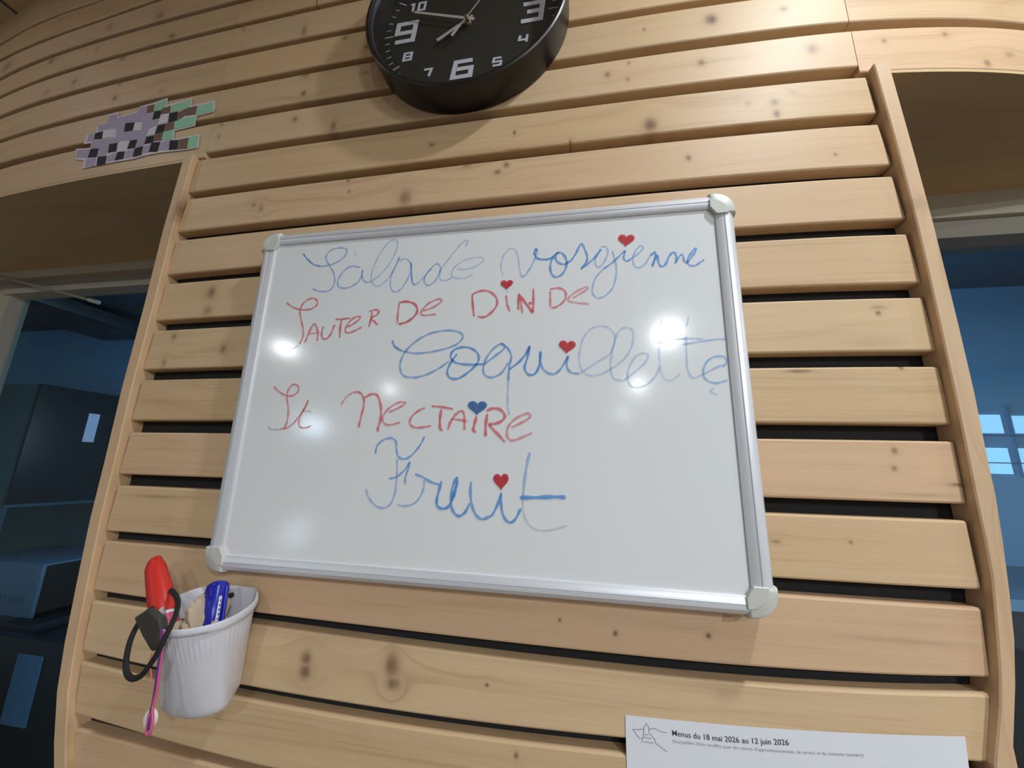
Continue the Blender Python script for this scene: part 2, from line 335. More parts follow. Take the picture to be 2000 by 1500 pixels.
kc = boxw('ceiling_kitchen', -5, 4, CEIL, CEIL+.05, -2.05, -.33, M_kceil); tag(kc, kind='structure')
boxw('beam', 1.2, 4, CEIL-.10, CEIL, -.95, -.62, M_kceil, kc)
boxw('beam', 1.2, 4, CEIL-.03, CEIL, -1.6, -1.4, M_kceil, kc)

# ---------------------------------------------------------------- windows behind the openings
M_frame = mottle(M('window_frame_paint', (192, 184, 164), .6), .03, 20)
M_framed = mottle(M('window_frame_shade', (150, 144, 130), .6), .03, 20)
M_glass = bpy.data.materials.new('window_glass'); M_glass.use_nodes = True
def glassy(m, tint=(1, 1, 1, 1), fac=.06, rough=.0):
    nt = m.node_tree; N = nt.nodes; L = nt.links
    for n in list(N): N.remove(n)
    o = N.new('ShaderNodeOutputMaterial'); t = N.new('ShaderNodeBsdfTransparent'); t.inputs[0].default_value = tint
    g = N.new('ShaderNodeBsdfGlossy'); g.inputs['Roughness'].default_value = rough; mx = N.new('ShaderNodeMixShader'); mx.inputs[0].default_value = fac
    L.new(t.outputs[0], mx.inputs[1]); L.new(g.outputs[0], mx.inputs[2]); L.new(mx.outputs[0], o.inputs[0])
glassy(M_glass, (.80, .92, .98, 1), .035, .02)
w1 = empty('window_1', B(-.95, .35, -.3), kind='structure')
def part(o, root):
    o.parent = root; o.matrix_parent_inverse = root.matrix_world.inverted(); return o
bpy.context.view_layer.update()
def wpart(root, name, *a, **k):
    o = boxw(name, *a, **k); o.location = -root.location; o.parent = root; return o
wpart(w1, 'frame_head', -1.9, -.42, .367, .3925, -.33, -.283, M_frame)
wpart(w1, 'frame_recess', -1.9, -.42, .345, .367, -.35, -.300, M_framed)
wpart(w1, 'sash_rail', -1.40, -.42, .330, .345, -.335, -.294, M_frame)
wpart(w1, 'frame_jamb', -1.95, -1.385, -.9, .345, -.340, -.30, M_frame)
wpart(w1, 'pane_or_reflection', -1.39, -.42, -.9, .332, -.332, -.328, M_glass)
w2 = empty('window_2', B(.75, .35, -.3), kind='structure')
wpart(w2, 'frame_head', .42, 1.3, .345, .3925, -.33, -.283, M_frame)
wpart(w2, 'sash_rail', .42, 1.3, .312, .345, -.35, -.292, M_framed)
wpart(w2, 'pane_or_reflection', .42, 1.3, -.9, .315, -.332, -.328, M_glass)
# sliding rail with a pale end tip under the left window head
tube('slide_rail', [B(-1.389, .3714, -.2744)-w1.location, B(-1.034, .2795, -.2744)-w1.location], .0035, M_framed, w1)
tube('rail_tip', [B(-1.06, .2865, -.2744)-w1.location, B(-1.030, .2785, -.2744)-w1.location], .0052, M('steel_tip', (214, 218, 222), .3, .6), w1)

# glowing patches for a window reflected in the far kitchen wall's glossy tiles
M_tile_glow = bpy.data.materials.new('daylight_or_reflection'); M_tile_glow.use_nodes = True
p = M_tile_glow.node_tree.nodes['Principled BSDF']; p.inputs['Base Color'].default_value = lin((150, 190, 220)); p.inputs['Emission Color'].default_value = (.30, .58, .80, 1); p.inputs['Emission Strength'].default_value = 1.0
M_bar = M('kitchen_tile_joint', (70, 112, 145), .6)
w3 = empty('tile_reflection', B(2.2, .1, -1.94), kind='structure')
for (a, b, c, d) in [(1.98, 2.108, .148, .245), (2.114, 2.225, .156, .250), (2.275, 2.42, .156, .245), (1.98, 2.112, -.045, .08), (2.118, 2.222, -.045, .082), (2.262, 2.42, -.04, .082)]:
    wpart(w3, 'pane_or_reflection', a, b, c, d, -1.949, -1.944, M_tile_glow)
wpart(w3, 'tile_joint', 1.95, 2.5, .143, .149, -1.949, -1.938, M_bar)  # bars are the joints between the tiles
wpart(w3, 'tile_joint', 1.95, 2.5, .006, .011, -1.949, -1.938, M_bar)
wpart(w3, 'tile_joint', 2.108, 2.114, -.06, .30, -1.949, -1.938, M_bar)
wpart(w3, 'tile_joint', 2.252, 2.258, -.06, .30, -1.949, -1.938, M_bar)
def adopt(root, *objs):
    for o in objs: o.parent = root; o.location = -root.location
    return objs[0]
# a daylight window in the wall behind the viewer's left, seen as a blue glint in the whiteboard
M_day2 = bpy.data.materials.new('daylight_or_reflection'); M_day2.use_nodes = True
p = M_day2.node_tree.nodes['Principled BSDF']; p.inputs['Emission Color'].default_value = (.62, .82, 1, 1); p.inputs['Emission Strength'].default_value = 26
M_floor_glint = M_day2.copy(); M_floor_glint.node_tree.nodes['Principled BSDF'].inputs['Emission Strength'].default_value = 8
w4 = empty('window_4', B(-4.99, .6, 6.3), kind='structure')
adopt(w4, boxw('pane_or_reflection', -4.999, -4.985, .48, .78, 6.0, 6.6, M_day2))
adopt(w4, boxw('pane_or_reflection', -4.999, -4.985, -1.5, -1.1, 6.0, 6.5, M_floor_glint))  # added glow in place of the window's reflection on the floor
adopt(w4, boxw('frame', -4.999, -4.987, .44, .82, 5.95, 6.65, M_wallp))

# ---------------------------------------------------------------- the whiteboard
bd = empty('whiteboard', B(0, -.2165, -.012), label='white enamel board with aluminium frame and handwritten menu, hung on the slats', category='whiteboard')
M_enam = M('white_enamel', (230, 232, 234), .125, 0, .5)
PX, PY, OX, OY = .2815, .2000, .3010, .2165
adopt(bd, boxw('panel', -PX-.004, PX+.004, -PY-.004, PY+.004, -.012, 0, M_enam))
prof = [(-.0015, -.001), (-.0015, .0016), (0, .0026), (.0068, .0038), (.0074, .0026), (.0080, .0040), (.0120, .0040), (.0160, .0020), (.0185, -.002), (.0195, -.008), (.0195, -.0125), (-.0015, -.0125)]
def rail(x0, y0, x1, y1, nx, ny, sc):
    r = []
    for x, y in ((x0, y0), (x1, y1)): r.append([B(x+nx*t*sc, y+ny*t*sc, z) for t, z in prof])
    return loft('frame_rail', r, M_alu, None, True, 30)
CC = .0265
adopt(bd, rail(-OX+CC-.002, PY, OX-CC+.002, PY, 0, 1, .0165/.0195), rail(-OX+CC-.002, -PY, OX-CC+.002, -PY, 0, -1, .0165/.0195))
adopt(bd, rail(PX, -OY+CC-.002, PX, OY-CC+.002, 1, 0, 1), rail(-PX, -OY+CC-.002, -PX, OY-CC+.002, -1, 0, 1))
def cap_piece(sx, sy):
    ix, iy = OX-PX, OY-PY; e = .0008; P = []
    R_ = .0225
    P.append((-CC, e)); P.append((-R_, e))
    for k in range(1, 8):
        a = math.pi/2*(1-k/8); P.append((-R_+(R_+e)*math.cos(a), -R_+(R_+e)*math.sin(a)))
    P += [(e, -R_), (e, -CC), (-ix-.001, -CC), (-CC-.0045, -iy-.0035 if False else -iy-.001)]
    P = P[:-1]+[(-CC, -iy-.001)]
    cx = sum(p[0] for p in P)/len(P); cy = sum(p[1] for p in P)/len(P)
    def ring(s, z): return [B(sx*(OX+cx+(x-cx)*s), sy*(OY+cy+(y-cy)*s), z) for x, y in P]
    c = loft('corner_cap', [ring(1, -.0128), ring(1, -.001), ring(.95, .0028), ring(.84, .0046), ring(.80, .0048)], M_cap, None, True, 35)
    # raised inner quarter
    Q = [(-CC, -iy-.0005), (-CC, -.0075)]
    for k in range(1, 7):
        a = math.pi/2*(1-k/7); Q.append((-CC+.019*math.cos(a), -CC+.019*math.sin(a)))
    Q += [(-.0075, -CC), (-ix-.0005, -CC)]
    r2 = [[B(sx*(OX+x), sy*(OY+y), z) for x, y in Q] for z in (.0005, .0050)]
    qx = sum(x for x, y in Q)/len(Q); qy = sum(y for x, y in Q)/len(Q)
    r2.append([B(sx*(OX+qx+(x-qx)*.95), sy*(OY+qy+(y-qy)*.95), .0055) for x, y in Q])
    i = loft('inner_quarter', r2, M_cap, None, True, 35); i.parent = c
    return c
for sx in (-1, 1):
    for sy in (-1, 1): adopt(bd, cap_piece(sx, sy))

# handwriting: marker ink on the enamel
M_marker = bpy.data.materials.new('marker_ink'); M_marker.use_nodes = True
nt = M_marker.node_tree; p = nt.nodes['Principled BSDF']; p.inputs['Roughness'].default_value = .3
at_ = nt.nodes.new('ShaderNodeAttribute'); at_.attribute_name = 'ink'
nt.links.new(at_.outputs['Color'], p.inputs['Base Color'])
nz = nt.nodes.new('ShaderNodeTexNoise'); nz.inputs['Scale'].default_value = 160; tcn = nt.nodes.new('ShaderNodeTexCoord'); nt.links.new(tcn.outputs['Object'], nz.inputs[0])
mr = nt.nodes.new('ShaderNodeMapRange'); mr.inputs[3].default_value = .82; mr.inputs[4].default_value = 1.1; nt.links.new(nz.outputs[0], mr.inputs[0])
ml = nt.nodes.new('ShaderNodeMath'); ml.operation = 'MULTIPLY'; ml.use_clamp = True; nt.links.new(mr.outputs[0], ml.inputs[0]); nt.links.new(at_.outputs['Alpha'], ml.inputs[1]); nt.links.new(ml.outputs[0], p.inputs['Alpha'])
INK = {'b': (84, 156, 226), 'r': (226, 82, 96), 'k': (110, 122, 134)}
